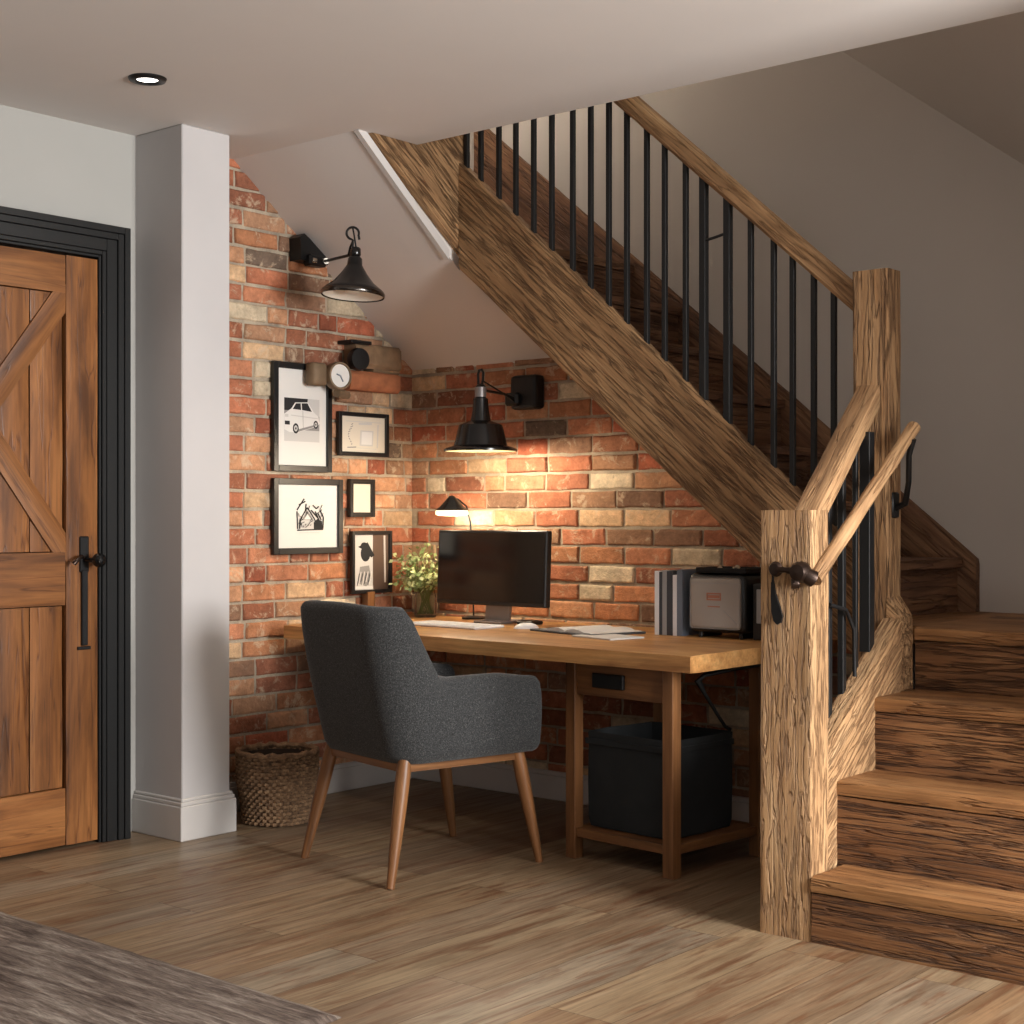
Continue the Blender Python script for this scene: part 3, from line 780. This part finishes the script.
def circ(cx, cy, rx, ry, n=18): return [(cx+rx*math.cos(2*PI*i/n), cy+ry*math.sin(2*PI*i/n)) for i in range(n)]
def stroke(sh, p, q, w, mi):
    p, q = V(p), V(q); d = (q-p); n = V((-d.y, d.x)).normalized()*w/2; sh([(p+n)[:], (q+n)[:], (q-n)[:], (p-n)[:]], mi)
def car(sh):
    sh([(.14, .25), (.86, .25), (.86, .70), (.14, .70)], 1); sh([(.14, .25), (.86, .25), (.86, .37), (.14, .37)], 2)
    sh([(.14, .57), (.58, .57), (.62, .70), (.14, .70)], 0); sh([(.60, .56), (.86, .52), (.86, .70), (.62, .70)], 2)
    sh([(.14, .37), (.14, .53), (.27, .585), (.74, .565), (.84, .52), (.86, .45), (.82, .42), (.42, .345), (.24, .345)], 3)
    sh([(.27, .58), (.36, .655), (.62, .665), (.74, .565)], 3); sh([(.31, .585), (.375, .645), (.47, .65), (.48, .58)], 0); sh([(.50, .58), (.49, .65), (.61, .655), (.70, .568)], 0)
    sh([(.30, .36), (.42, .35), (.80, .42), (.80, .44), (.44, .38)], 1); sh([(.15, .42), (.25, .42), (.25, .46), (.15, .46)], 0); sh([(.15, .50), (.22, .50), (.22, .53), (.15, .53)], 2)
    for cx, cy, r in ((.37, .385, .075), (.78, .435, .06)):
        sh(circ(cx, cy, r*.8, r*.72), 0); sh(circ(cx, cy, r*.48, r*.42), 2); sh(circ(cx, cy, r*.2, r*.18), 0)
    stroke(sh, (.27, .52), (.82, .50), .010, 2); stroke(sh, (.52, .39), (.51, .57), .008, 1)
frame('framed_photo', 'tall black frame with a black and white photo of a white car', -.845, -.522, 1.362, 1.812, .026, car)
def sketch(sh):
    stroke(sh, (.12, .86), (.92, .86), .02, 2); stroke(sh, (.40, .80), (.70, .82), .06, 2)
    sh([(.42, .18), (.72, .18), (.74, .62), (.44, .62)], 2); sh([(.46, .22), (.70, .22), (.71, .58), (.47, .58)], 3)
    for i in range(9):
        a = i*.7; stroke(sh, (.20+.04*math.cos(a), .20+.07*i), (.22+.05*math.cos(a+1), .24+.07*i), .02, 1)
    stroke(sh, (.82, .14), (.84, .80), .03, 2); stroke(sh, (.14, .12), (.34, .14), .03, 1); stroke(sh, (.36, .12), (.80, .10), .012, 2)
frame('framed_sketch', 'small landscape black frame with a faint pencil sketch', -.481, -.180, 1.437, 1.626, .018, sketch, mat='cream')
def house(sh):
    rnd = random.Random(4)
    sh([(.36, .30), (.62, .30), (.62, .44), (.36, .44)], 2); sh([(.40, .44), (.49, .60), (.60, .44)], 1); sh([(.44, .45), (.49, .54), (.56, .45)], 3)
    sh([(.60, .29), (.75, .29), (.74, .42), (.66, .46), (.60, .40)], 0)
    for p, q in (((.32, .28), (.76, .29)), ((.33, .30), (.32, .58)), ((.32, .60), (.44, .78)), ((.35, .68), (.46, .74)), ((.38, .46), (.49, .64)), ((.49, .64), (.62, .44)), ((.46, .60), (.47, .70)),
                 ((.58, .68), (.64, .62)), ((.64, .62), (.68, .66)), ((.62, .58), (.70, .40)), ((.70, .60), (.76, .48)), ((.76, .48), (.75, .30)), ((.66, .56), (.72, .44)), ((.55, .60), (.66, .48)), ((.36, .30), (.37, .46)), ((.62, .30), (.62, .44))):
        stroke(sh, p, q, .022, 0)
    for i in range(26):
        x, y = rnd.uniform(.33, .74), rnd.uniform(.29, .62); stroke(sh, (x, y), (x+rnd.uniform(-.04, .06), y+rnd.uniform(.02, .08)), .011, 0)
    stroke(sh, (.34, .24), (.68, .24), .006, 2)
frame('framed_drawing', 'square black frame with a black ink drawing of a small house', -.845, -.458, 1.020, 1.334, .026, house)
frame('framed_blank_card', 'narrow black frame with a blank cream card', -.417, -.266, 1.174, 1.338, .020, lambda sh: None, mat='cream')
def portrait(sh):
    sh([(.0, .0), (1, .0), (1, 1), (0, 1)], 2); sh([(.55, .0), (1, .0), (1, 1), (.55, 1)], 4)
    sh([(.04, .0), (.56, .0), (.52, .34), (.40, .48), (.22, .46), (.06, .30)], 2); sh(circ(.34, .66, .14, .15), 0)
    sh([(.12, .78), (.40, .86), (.60, .62), (.50, .58), (.36, .70)], 0); sh(circ(.30, .80, .10, .06), 0)
    sh([(.18, .42), (.44, .44), (.50, .20), (.36, .06), (.12, .12)], 1); 
    for i in range(8): stroke(sh, (.10+.05*i, .08+.03*(i % 3)), (.16+.05*i, .30+.03*(i % 2)), .02, 3 if i % 2 else 0)
    stroke(sh, (.90, .12), (.88, .98), .05, 2); stroke(sh, (.02, .04), (.55, .04), .05, 3)
f5 = frame('framed_portrait', 'black frame with a dark photo of a person in a hat, set on the desk', -.417, -.174, .843, 1.114, .016, portrait, x=.03, group='black framed pictures on the brick wall')
b = newbm(); box(b, (.022, -.335, DZ), (.06, -.29, .85), .002); box(b, (.02, -.37, DZ), (.11, -.25, DZ+.012), .002); obj('wooden_stand', b, M['leg'], f5)

# ------------------------------------------------------------------ lamps
# wall lamp one (left wall, unlit)
WL = thing('wall_lamp', 'black wall lamp on the left brick wall with flared shade and white inside', 'lamp', (.0, -.655, 2.28))
b = newbm(); prism(b, [(.010, -.738, 2.232), (.010, -.742, 2.325), (.010, -.72, 2.342), (.010, -.69, 2.325), (.010, -.595, 2.258), (.010, -.588, 2.228)], (.07, 0, 0)); box(b, (.055, -.71, 2.212), (.105, -.615, 2.258), .008); obj('wall_box', b, M['black'], WL)
b = newbm(); tube(b, [(.085, -.625, 2.236), (.125, -.640, 2.234)], .013); box(b, (.10, -.70, 2.222), (.112, -.675, 2.242), .003); obj('collar', b, M['chrome'], WL, smooth=True)
LX, LY, LZ = .44, -.792, 2.040
SC1 = V((LX, LY, LZ))
b = newbm(); tube(b, [(.12, -.638, 2.234), (.22, -.685, 2.226), (.34, -.745, 2.214), (.415, -.78, 2.208), (LX, LY, 2.225)], .006); obj('arm', b, M['black'], WL, smooth=True)
prof1 = [(.014, .195), (.020, .19), (.022, .165), (.018, .16), (.028, .15), (.030, .125), (.036, .115), (.052, .090), (.080, .055), (.108, .034), (.122, .022), (.1245, .010), (.122, .002)]
inner1 = [(.118, .004), (.108, .020), (.08, .042), (.05, .078), (.03, .10), (.0, .102)]
tilt1 = Matrix.Rotation(math.radians(-4), 3, 'X') @ Matrix.Rotation(math.radians(1), 3, 'Y')
b = newbm(); lathe(b, prof1, SC1, 44, mat=tilt1, cap=False); lathe(b, inner1, SC1, 44, mi=1, mat=tilt1, cap=False); lathe(b, [(.122, .002), (.118, .004)], SC1, 44, mat=tilt1, cap=False)
obj('lamp_shade', b, [M['gloss'], M['enamel']], WL, smooth=50)
b = newbm(); lathe(b, [(.1225, .020), (.1265, .014), (.1265, .006), (.1235, .0)], SC1, 44, mat=tilt1, cap=False); obj('rim_band', b, M['chrome_dark'], WL, smooth=True)
b = newbm(); lathe(b, [(0, .006), (.028, .012), (.038, .032), (.03, .06), (.014, .09)], SC1, 20, mat=tilt1, cap=False); obj('bulb', b, M['enamel'], WL, smooth=True)
hu = V((.77, .64, 0)); b = newbm(); hc = V((LX, LY, 2.288))
tube(b, [V((LX, LY, 2.225)), V((LX, LY, 2.262))]+arc(hc, .024, -PI*.62, -PI*1.12+.0, 8, hu, (0, 0, 1))+arc(hc, .024, PI*.88, -PI*.1, 12, hu, (0, 0, 1))+[hc+hu*.026+V((0, 0, -.025))], .0048, 8)
tube(b, [V((.405, LY+.01, 2.209)), V((.425, LY, 2.235)), V((LX, LY, 2.256))], .004); tube(b, [hc+V((0, 0, .022)), hc+hu*.004, hc+hu*.012+V((0, 0, -.05)), V((LX, LY, 2.19))+hu*.02], .0034); obj('hook', b, M['black'], WL, smooth=True)

# wall lamp two (back wall, lit)
W2 = thing('wall_lamp', 'black bell shaped wall lamp with grey neck on the back brick wall over the screen', 'lamp', (.69, -.0, 1.70))
b = newbm(); box(b, (.640, -.075, 1.625), (.782, -.008, 1.768), .016, seg=2); box(b, (.628, -.10, 1.64), (.70, -.06, 1.695), .01); obj('wall_box', b, M['black'], W2)
SC2 = V((.685, -.31, 1.44))
b = newbm(); tube(b, [(.68, -.085, 1.665), (.68, -.16, 1.685), (.68, -.27, 1.69), (.685, -.31, 1.70)], .006); tube(b, [(.685, -.09, 1.655), (.685, -.18, 1.69), (.684, -.30, 1.73)], .0035); obj('arm', b, M['black'], W2, smooth=True)
prof2 = [(.012, .275), (.022, .262), (.022, .22), (.030, .215), (.034, .165), (.042, .125), (.070, .115), (.088, .108), (.094, .09), (.104, .045), (.110, .024), (.142, .014), (.150, .008), (.150, .0)]
inner2 = [(.144, .002), (.105, .018), (.096, .05), (.086, .095), (.03, .11), (0, .112)]
b = newbm(); lathe(b, prof2, SC2, 44, cap=False); lathe(b, inner2, SC2, 44, mi=1, cap=False); lathe(b, [(.150, 0), (.144, .002)], SC2, 44, cap=False)
obj('lamp_shade', b, [M['gloss'], M['dull_enamel']], W2, smooth=50)
b = newbm(); lathe(b, [(.0235, .222), (.0235, .262)], SC2, 24); obj('neck_sleeve', b, M['alu'], W2, smooth=50)
b = newbm(); lathe(b, [(0, .028), (.02, .033), (.028, .05), (.02, .075), (.012, .10)], SC2, 20, cap=False); obj('bulb', b, M['bulb'], W2, smooth=True)
b = newbm(); c2 = SC2+V((0, 0, .30)); tube(b, [c2+V((-.02, 0, -.06)), c2+V((-.012, 0, -.03)), c2+V((-.014, 0, .015)), c2+V((-.008, 0, .032)), c2+V((.006, 0, .034)), c2+V((.014, 0, .02)), c2+V((.012, 0, -.01)), c2+V((.004, 0, -.03))], .005, 8); obj('hook', b, M['black'], W2, smooth=True)

# small reading lamp behind the screen
DL = thing('reading_lamp', 'small black reading lamp with a glowing white underside behind the computer screen', 'lamp', (.47, -.11, DZ))
SC3 = V((.445, -.22, 1.198))
b = newbm(); lathe(b, [(.0, .068), (.012, .064), (.02, .055), (.05, .022), (.072, .004)], SC3, 30, cap=False); obj('lamp_shade', b, M['gloss'], DL, smooth=60)
b = newbm(); lathe(b, [(.068, .004), (.070, -.003), (.070, -.013), (.056, -.018), (0, -.019)], SC3, 30, cap=False); obj('diffuser', b, M['bulb_soft'], DL, smooth=50)
b = newbm(); tube(b, [SC3+V((0, 0, .055)), (.45, -.19, 1.25), (.455, -.14, 1.22), (.46, -.12, 1.15), (.465, -.11, .95), (.47, -.11, DZ+.01)], .004, 8); obj('stem', b, M['black'], DL, smooth=True)
b = newbm(); lathe(b, [(0, 0), (.05, 0), (.05, .008), (.02, .014), (0, .014)], (.47, -.11, DZ), 28, cap=False); obj('base', b, M['black'], DL, smooth=40)

# vintage gauge on a brown corbel
GA = thing('wall_gauge', 'vintage brass gauge with a white dial on a brown corbel above the picture frames', 'gauge', (.0, -.33, 1.80))
b = newbm(); rbox(b, (.008, -.46, 1.715), (.085, -.165, 1.80), 1, .005, (.02, .015), .008); obj('lower_corbel', b, M['corbel_red'], GA, smooth=40)
b = newbm(); rbox(b, (.008, -.43, 1.815), (.085, -.155, 1.92), 1, .005, (.02, .015), .008); rbox(b, (.008, -.31, 1.798), (.07, -.15, 1.822), 1, .004, (.02, .01), .004); obj('upper_corbel', b, M['corbel'], GA, smooth=40)
b = newbm(); box(b, (.008, -.47, 1.912), (.10, -.35, 1.928), .003); obj('top_bar', b, M['black'], GA)
Rx = Matrix.Rotation(PI/2, 3, 'Y')
face = Matrix.Rotation(math.radians(-8), 3, 'Z') @ Rx
b = newbm(); lathe(b, [(0, -.02), (.045, -.02), (.05, .0), (.046, .018), (.0, .02)], (.10, -.432, 1.845), 28, mat=face, cap=False); tube(b, [(.05, -.42, 1.85), (.10, -.432, 1.845)], .02); obj('round_cap', b, M['black'], GA, smooth=50)
gc_ = V((.11, -.556, 1.765))
b = newbm(); lathe(b, [(0, -.05), (.042, -.05), (.056, -.03), (.060, .0), (.057, .016), (.050, .018), (.048, .008)], gc_, 32, mat=face, cap=False); tube(b, [(.02, -.50, 1.77), (.09, -.54, 1.768)], .03, 12); box(b, gc_+V((-.07, -.13, -.045)), gc_+V((-.01, -.05, .05)), .010); tube(b, [gc_+V((-.01, .0, -.07)), (.09, -.49, 1.69), (.05, -.46, 1.70)], [.02, .018, .014], 12); obj('brass_housing', b, M['brass'], GA, smooth=50)
b = newbm(); lathe(b, [(0, .011), (.048, .010)], gc_, 32, mat=face, cap=False)
obj('dial', b, M['paper'], GA)
b = newbm(); q = face @ V((0, 0, .0125))
tube(b, [gc_+q, gc_+q+face @ V((.024, .014, 0))], .003, 6); tube(b, [gc_+q, gc_+q+face @ V((-.006, -.018, 0))], .003, 6); obj('needle', b, M['bookblue'], GA)

# ------------------------------------------------------------------ desk things
MO = thing('computer_monitor', 'black flat screen computer monitor on a grey stand in the middle of the desk', 'monitor', (.735, -.24, DZ))
tiltm = Matrix.Translation((.716, -.275, .967)) @ Matrix.Rotation(math.radians(-2.5), 4, 'X')
b = newbm(); box(b, (-.292, -.012, -.153), (.292, .022, .153), .004, mat=tiltm); obj('case', b, M['bezel'], MO)
b = newbm(); box(b, (-.282, -.0132, -.137), (.282, -.011, .142), 0, mat=tiltm); obj('screen', b, M['screen'], MO)
b = newbm(); prism(b, [(.652, -.235, .84), (.78, -.235, .84), (.77, -.235, DZ+.012), (.642, -.235, DZ+.012)], (0, .014, 0)); obj('neck', b, M['alu'], MO)
b = newbm(); box(b, (.635, -.30, DZ), (.78, -.13, DZ+.012), .004); obj('stand_base', b, M['alu'], MO)
b = newbm(); box(b, (.815, -.24, DZ), (.90, -.17, DZ+.014), .004); box(b, (.83, -.228, DZ+.014), (.885, -.182, DZ+.017), .001); tag(obj('adapter_box', b, M['bezel']), 'tiny black box lying on the desk right of the screen stand', 'box')
def rotz(c, a): return Matrix.Translation(c) @ Matrix.Rotation(math.radians(a), 4, 'Z')
KB = thing('keyboard', 'flat white keyboard lying on the desk in front of the screen', 'keyboard', (.70, -.49, DZ), math.radians(-3))
b = newbm(); box(b, (-.20, -.085, 0), (.20, .085, .011), .004); obj('case', b, M['white'], KB, local=True)
b = newbm()
for r in range(5):
    for c in range(14): box(b, (-.188+c*.027, -.072+r*.029, .011), (-.188+c*.027+.023, -.072+r*.029+.024, .0128), .001)
tag(obj('keys', b, M['white'], KB, local=True), kind='stuff')
b = newbm()
bmesh.ops.create_uvsphere(b, u_segments=24, v_segments=12, radius=1)
for v in b.verts: v.co = V((v.co.x*.032, v.co.y*.052, max(-.0, v.co.z)*.022))
b.transform(rotz((1.0, -.40, DZ+.001), -25)); tag(obj('computer_mouse', b, M['white'], smooth=True), 'white computer mouse on the desk between keyboard and notebook', 'mouse')
NB = thing('open_notebook', 'open notebook with white pages and dark cover on the desk', 'notebook', (1.31, -.40, DZ), math.radians(-14))
b = newbm(); box(b, (-.205, -.13, 0), (.165, .135, .008), .002); obj('cover', b, M['bookdark'], NB, local=True)
b = newbm(); n = 20
for side in (-1, 1):
    pr = []
    top = [(side*.155*i/n, .0105+.010*math.sin(PI*min(1, (i/n)*1.4))**.7 if 0 < i < n else .0085) for i in range(n+1)]
    for (u0, z0), (u1, z1) in zip(top, top[1:]):
        for ya, yb_ in ((-.12, .125),):
            poly(b, [(u0, ya, z0), (u1, ya, z1), (u1, yb_, z1), (u0, yb_, z0)]); poly(b, [(u0, ya, .008), (u1, ya, .008), (u1, ya, z1), (u0, ya, z0)])
obj('pages', b, M['paper'], NB, local=True, smooth=60)
b = newbm(); box(b, (-.11, -.08, 0), (.11, .08, .006), .0015); b.transform(rotz((1.50, -.545, DZ), -14)); tag(obj('paper_stack', b, M['paper']), 'small stack of white sheets on the desk beside the open notebook', 'paper')
# upright books
bk = [(.020, 'white', .235, 'slim white book with dark spine edge, first of the upright row on the desk'), (.014, 'bookdark', .232, 'thin slate book second from the left in the upright row on the desk'),
      (.020, 'bookgrey', .238, 'pale grey book third from the left in the upright row on the desk'), (.026, 'bookdark', .235, 'thick slate book in the middle right of the upright row on the desk'),
      (.018, 'white', .222, 'shorter white book fifth from the left in the upright row on the desk'), (.024, 'bookblue', .242, 'blue grey book at the right end of the row next to the retro radio')]
x = 1.553
for w, c, h, lb in bk:
    B = thing('upright_book', lb, 'book', (x+w/2, -.22, DZ), group='upright books on the desk')
    b = newbm(); box(b, (x, -.325, DZ), (x+.003, -.13, DZ+h), .001); box(b, (x+w-.0035, -.325, DZ), (x+w-.0005, -.13, DZ+h), .001); box(b, (x, -.327, DZ), (x+w-.0005, -.323, DZ+h), .001); obj('cover', b, M[c], B)
    b = newbm(); box(b, (x+.003, -.322, DZ+.004), (x+w-.0035, -.135, DZ+h-.004)); obj('pages', b, M['cream'], B)
    x += w
# retro radio
RA = thing('retro_radio', 'retro black radio with a grey front panel on the right end of the desk', 'radio', (1.83, -.25, DZ))
b = newbm(); box(b, (1.705, -.335, DZ+.02), (1.945, -.15, DZ+.232), .022, seg=3); obj('housing', b, M['bezel'], RA, smooth=40)
b = newbm(); box(b, (1.718, -.343, DZ+.034), (1.928, -.330, DZ+.218), .012, seg=3); pn = obj('front_panel', b, M['greyface'], RA, smooth=40)
b = newbm(); 
for lo, hi in (((1.79, DZ+.158), (1.85, DZ+.163)), ((1.79, DZ+.136), (1.85, DZ+.141)), ((1.79, DZ+.141), (1.794, DZ+.158)), ((1.846, DZ+.141), (1.85, DZ+.158)), ((1.796, DZ+.144), (1.844, DZ+.155)), ((1.795, DZ+.112), (1.845, DZ+.116))): box(b, (lo[0], -.3445, lo[1]), (hi[0], -.343, hi[1]))
obj('mark', b, M['redmark'], pn)
b = newbm(); box(b, (1.722, -.3436, DZ+.196), (1.924, -.343, DZ+.198)); tube(b, [(1.86, -.3437, DZ+.10), (1.885, -.3437, DZ+.082), (1.915, -.3437, DZ+.055)], .0013, 6); obj('scale_line', b, M['bookgrey'], pn)
for xx in (1.74, 1.91):
    b = newbm(); box(b, (xx-.008, -.31, DZ), (xx+.008, -.17, DZ+.025), .003); obj('foot', b, M['bezel'], RA)
TR = thing('black_tray', 'flat black tray with small metal bits lying on top of the retro radio', 'tray', (1.83, -.25, DZ+.2325))
b = newbm(); box(b, (1.735, -.33, DZ+.233), (1.945, -.16, DZ+.240), .002); 
for lo, hi in (((1.735, -.33), (1.945, -.325)), ((1.735, -.165), (1.945, -.16)), ((1.735, -.33), (1.74, -.16)), ((1.94, -.33), (1.945, -.16))): box(b, (lo[0], lo[1], DZ+.240), (hi[0], hi[1], DZ+.252), .001)
obj('body', b, M['black'], TR)
b = newbm()
for p, r in (((1.80, -.27, DZ+.25), .011), ((1.86, -.25, DZ+.252), .013), ((1.83, -.22, DZ+.248), .009), ((1.89, -.29, DZ+.247), .008)): lathe(b, [(0, r*.8), (r*.6, r*.6), (r, 0), (r*.7, -r*.6), (0, -r*.7)], p, 14, cap=False)
tag(obj('metal_bits', b, M['chrome'], TR, smooth=True), kind='stuff')
SP = thing('desk_speaker', 'dark upright speaker box with grey plate between the radio and the newel post', 'speaker', (2.03, -.25, DZ))
b = newbm(); box(b, (1.965, -.32, DZ), (2.085, -.12, DZ+.20), .006, seg=2); obj('case', b, M['bezel'], SP)
b = newbm(); box(b, (1.982, -.3225, DZ+.06), (2.03, -.3195, DZ+.18), .002); obj('plate', b, M['bookgrey'], SP)

# plant in a glass vase
PV = thing('vase_with_greenery', 'clear glass vase of soft green sprigs on the desk left of the screen', 'plant', (.235, -.16, DZ))
b = newbm(); lathe(b, [(0, .0), (.044, .0), (.048, .01), (.048, .09), (.040, .11), (.042, .12), (.039, .12), (.037, .11), (.044, .088), (.044, .012), (0, .010)], (.235, -.16, DZ), 32, cap=False); obj('vase', b, M['glass'], PV, smooth=60)
rnd = random.Random(12)
bs = newbm(); bl = newbm()
for i in range(46):
    a = rnd.uniform(0, 2*PI); sp = rnd.uniform(.02, .15); h = rnd.uniform(.18, .33)-sp*.35
    p0 = V((.235+.034*math.cos(a+2), -.16+.034*math.sin(a+2), DZ+.015)); p1 = V((.235+.03*math.cos(a), -.16+.03*math.sin(a), DZ+.12)); p2 = V((.235+sp*math.cos(a), max(-.28, min(-.035, -.16+sp*math.sin(a))), DZ+h))
    p2.x = max(.06, p2.x)
    pts = [p0, p1, p1.lerp(p2, .5)+V((0, 0, .015)), p2]
    tube(bs, pts, .0012, 5)
    for k in range(16):
        t = rnd.uniform(.15, 1.05); c = p1.lerp(p2, t)+V((rnd.uniform(-.02, .02), rnd.uniform(-.02, .02), rnd.uniform(-.014, .02)))
        c.y = min(c.y, -.03)
        d = V((rnd.uniform(-1, 1), rnd.uniform(-1, 1), rnd.uniform(-.6, .9))).normalized(); s = d.orthogonal().normalized(); s.rotate(Matrix.Rotation(rnd.uniform(0, 6), 3, d)); ln = rnd.uniform(.016, .030); wd = ln*.36
        f = bl.faces.new([bl.verts.new(q) for q in (c, c+d*ln*.45+s*wd, c+d*ln, c+d*ln*.45-s*wd)]); f.material_index = 0 if rnd.random() < .58 else 1
obj('stems', bs, M['stem'], PV); tag(obj('foliage', bl, [M['leaf'], M['leaf2']], PV), kind='stuff')

# recessed downlight
DLi = thing('downlight', 'round recessed spotlight with black bezel in the ceiling by the door', 'light', (.665, -1.93, 2.6))
b = newbm(); lathe(b, [(.034, -.001), (.040, -.010), (.058, -.008), (.062, 0)], (.665, -1.93, 2.6), 40, cap=False); obj('bezel', b, M['black'], DLi, smooth=60)
b = newbm(); lathe(b, [(.036, -.003), (0, -.004)], (.665, -1.93, 2.6), 32, cap=False); obj('lens', b, M['spotlens'], DLi)

# ------------------------------------------------------------------ lights
def light(name, typ, loc, energy, color, target=None, **kw):
    l = bpy.data.lights.new(name, typ); l.energy = energy; l.color = color
    for k, v in kw.items(): setattr(l, k, v)
    o = bpy.data.objects.new(name, l); COL.objects.link(o); o.location = loc
    if target is not None: o.rotation_euler = (V(target)-V(loc)).to_track_quat('-Z', 'Y').to_euler()
    return o
light('window_light', 'AREA', (6.2, -1.72, 1.65), 390, (1, .98, .95), (2.0, -1.5, 1.05), shape='RECTANGLE', size=1.2, size_y=1.5)
light('ceiling_fill', 'AREA', (5.4, -3.3, .6), 42, (1, .98, .95), (4.8, -2.9, 2.6), shape='RECTANGLE', size=1.5, size_y=1.0)  # added uplight with no visible source, brightens the ceiling
light('room_light', 'AREA', (5.2, -7.8, 2.2), 24, (1, .96, .92), (1.5, -1.5, 1.0), shape='RECTANGLE', size=2.5, size_y=1.6)
light('bell_lamp_light', 'POINT', SC2+V((.0, .0, -.012)), 20, (1, .82, .60), shadow_soft_size=.04)
light('reading_lamp_light', 'POINT', SC3+V((0, -.0, -.05)), 5, (1, .82, .58), shadow_soft_size=.04)
light('downlight_beam', 'SPOT', (.665, -1.93, 2.58), 18, (1, .93, .84), (.665, -1.93, 0), spot_size=math.radians(95), spot_blend=.8, shadow_soft_size=.04)
light('upstairs_light', 'POINT', (.45, -.1, 3.6), 26, (1, .88, .74), shadow_soft_size=.1)

w = bpy.data.worlds.new('room_ambient'); sc.world = w; w.use_nodes = True
bg = w.node_tree.nodes['Background']; bg.inputs[0].default_value = (.95, .97, 1, 1); bg.inputs[1].default_value = .115

# ------------------------------------------------------------------ camera
cd = bpy.data.cameras.new('camera'); cam = bpy.data.objects.new('camera', cd); COL.objects.link(cam)
cam.location = (4.729, -4.918, 1.17); cam.rotation_euler = (PI/2, 0, math.radians(40.0775))
cd.sensor_fit = 'HORIZONTAL'; cd.sensor_width = 36; cd.lens = 1507/1024*36; cd.shift_y = 6/1024; cd.clip_end = 60
sc.camera = cam
sc.view_settings.view_transform = 'Standard'; sc.view_settings.look = 'None'; sc.view_settings.exposure = -.16; sc.view_settings.gamma = 1
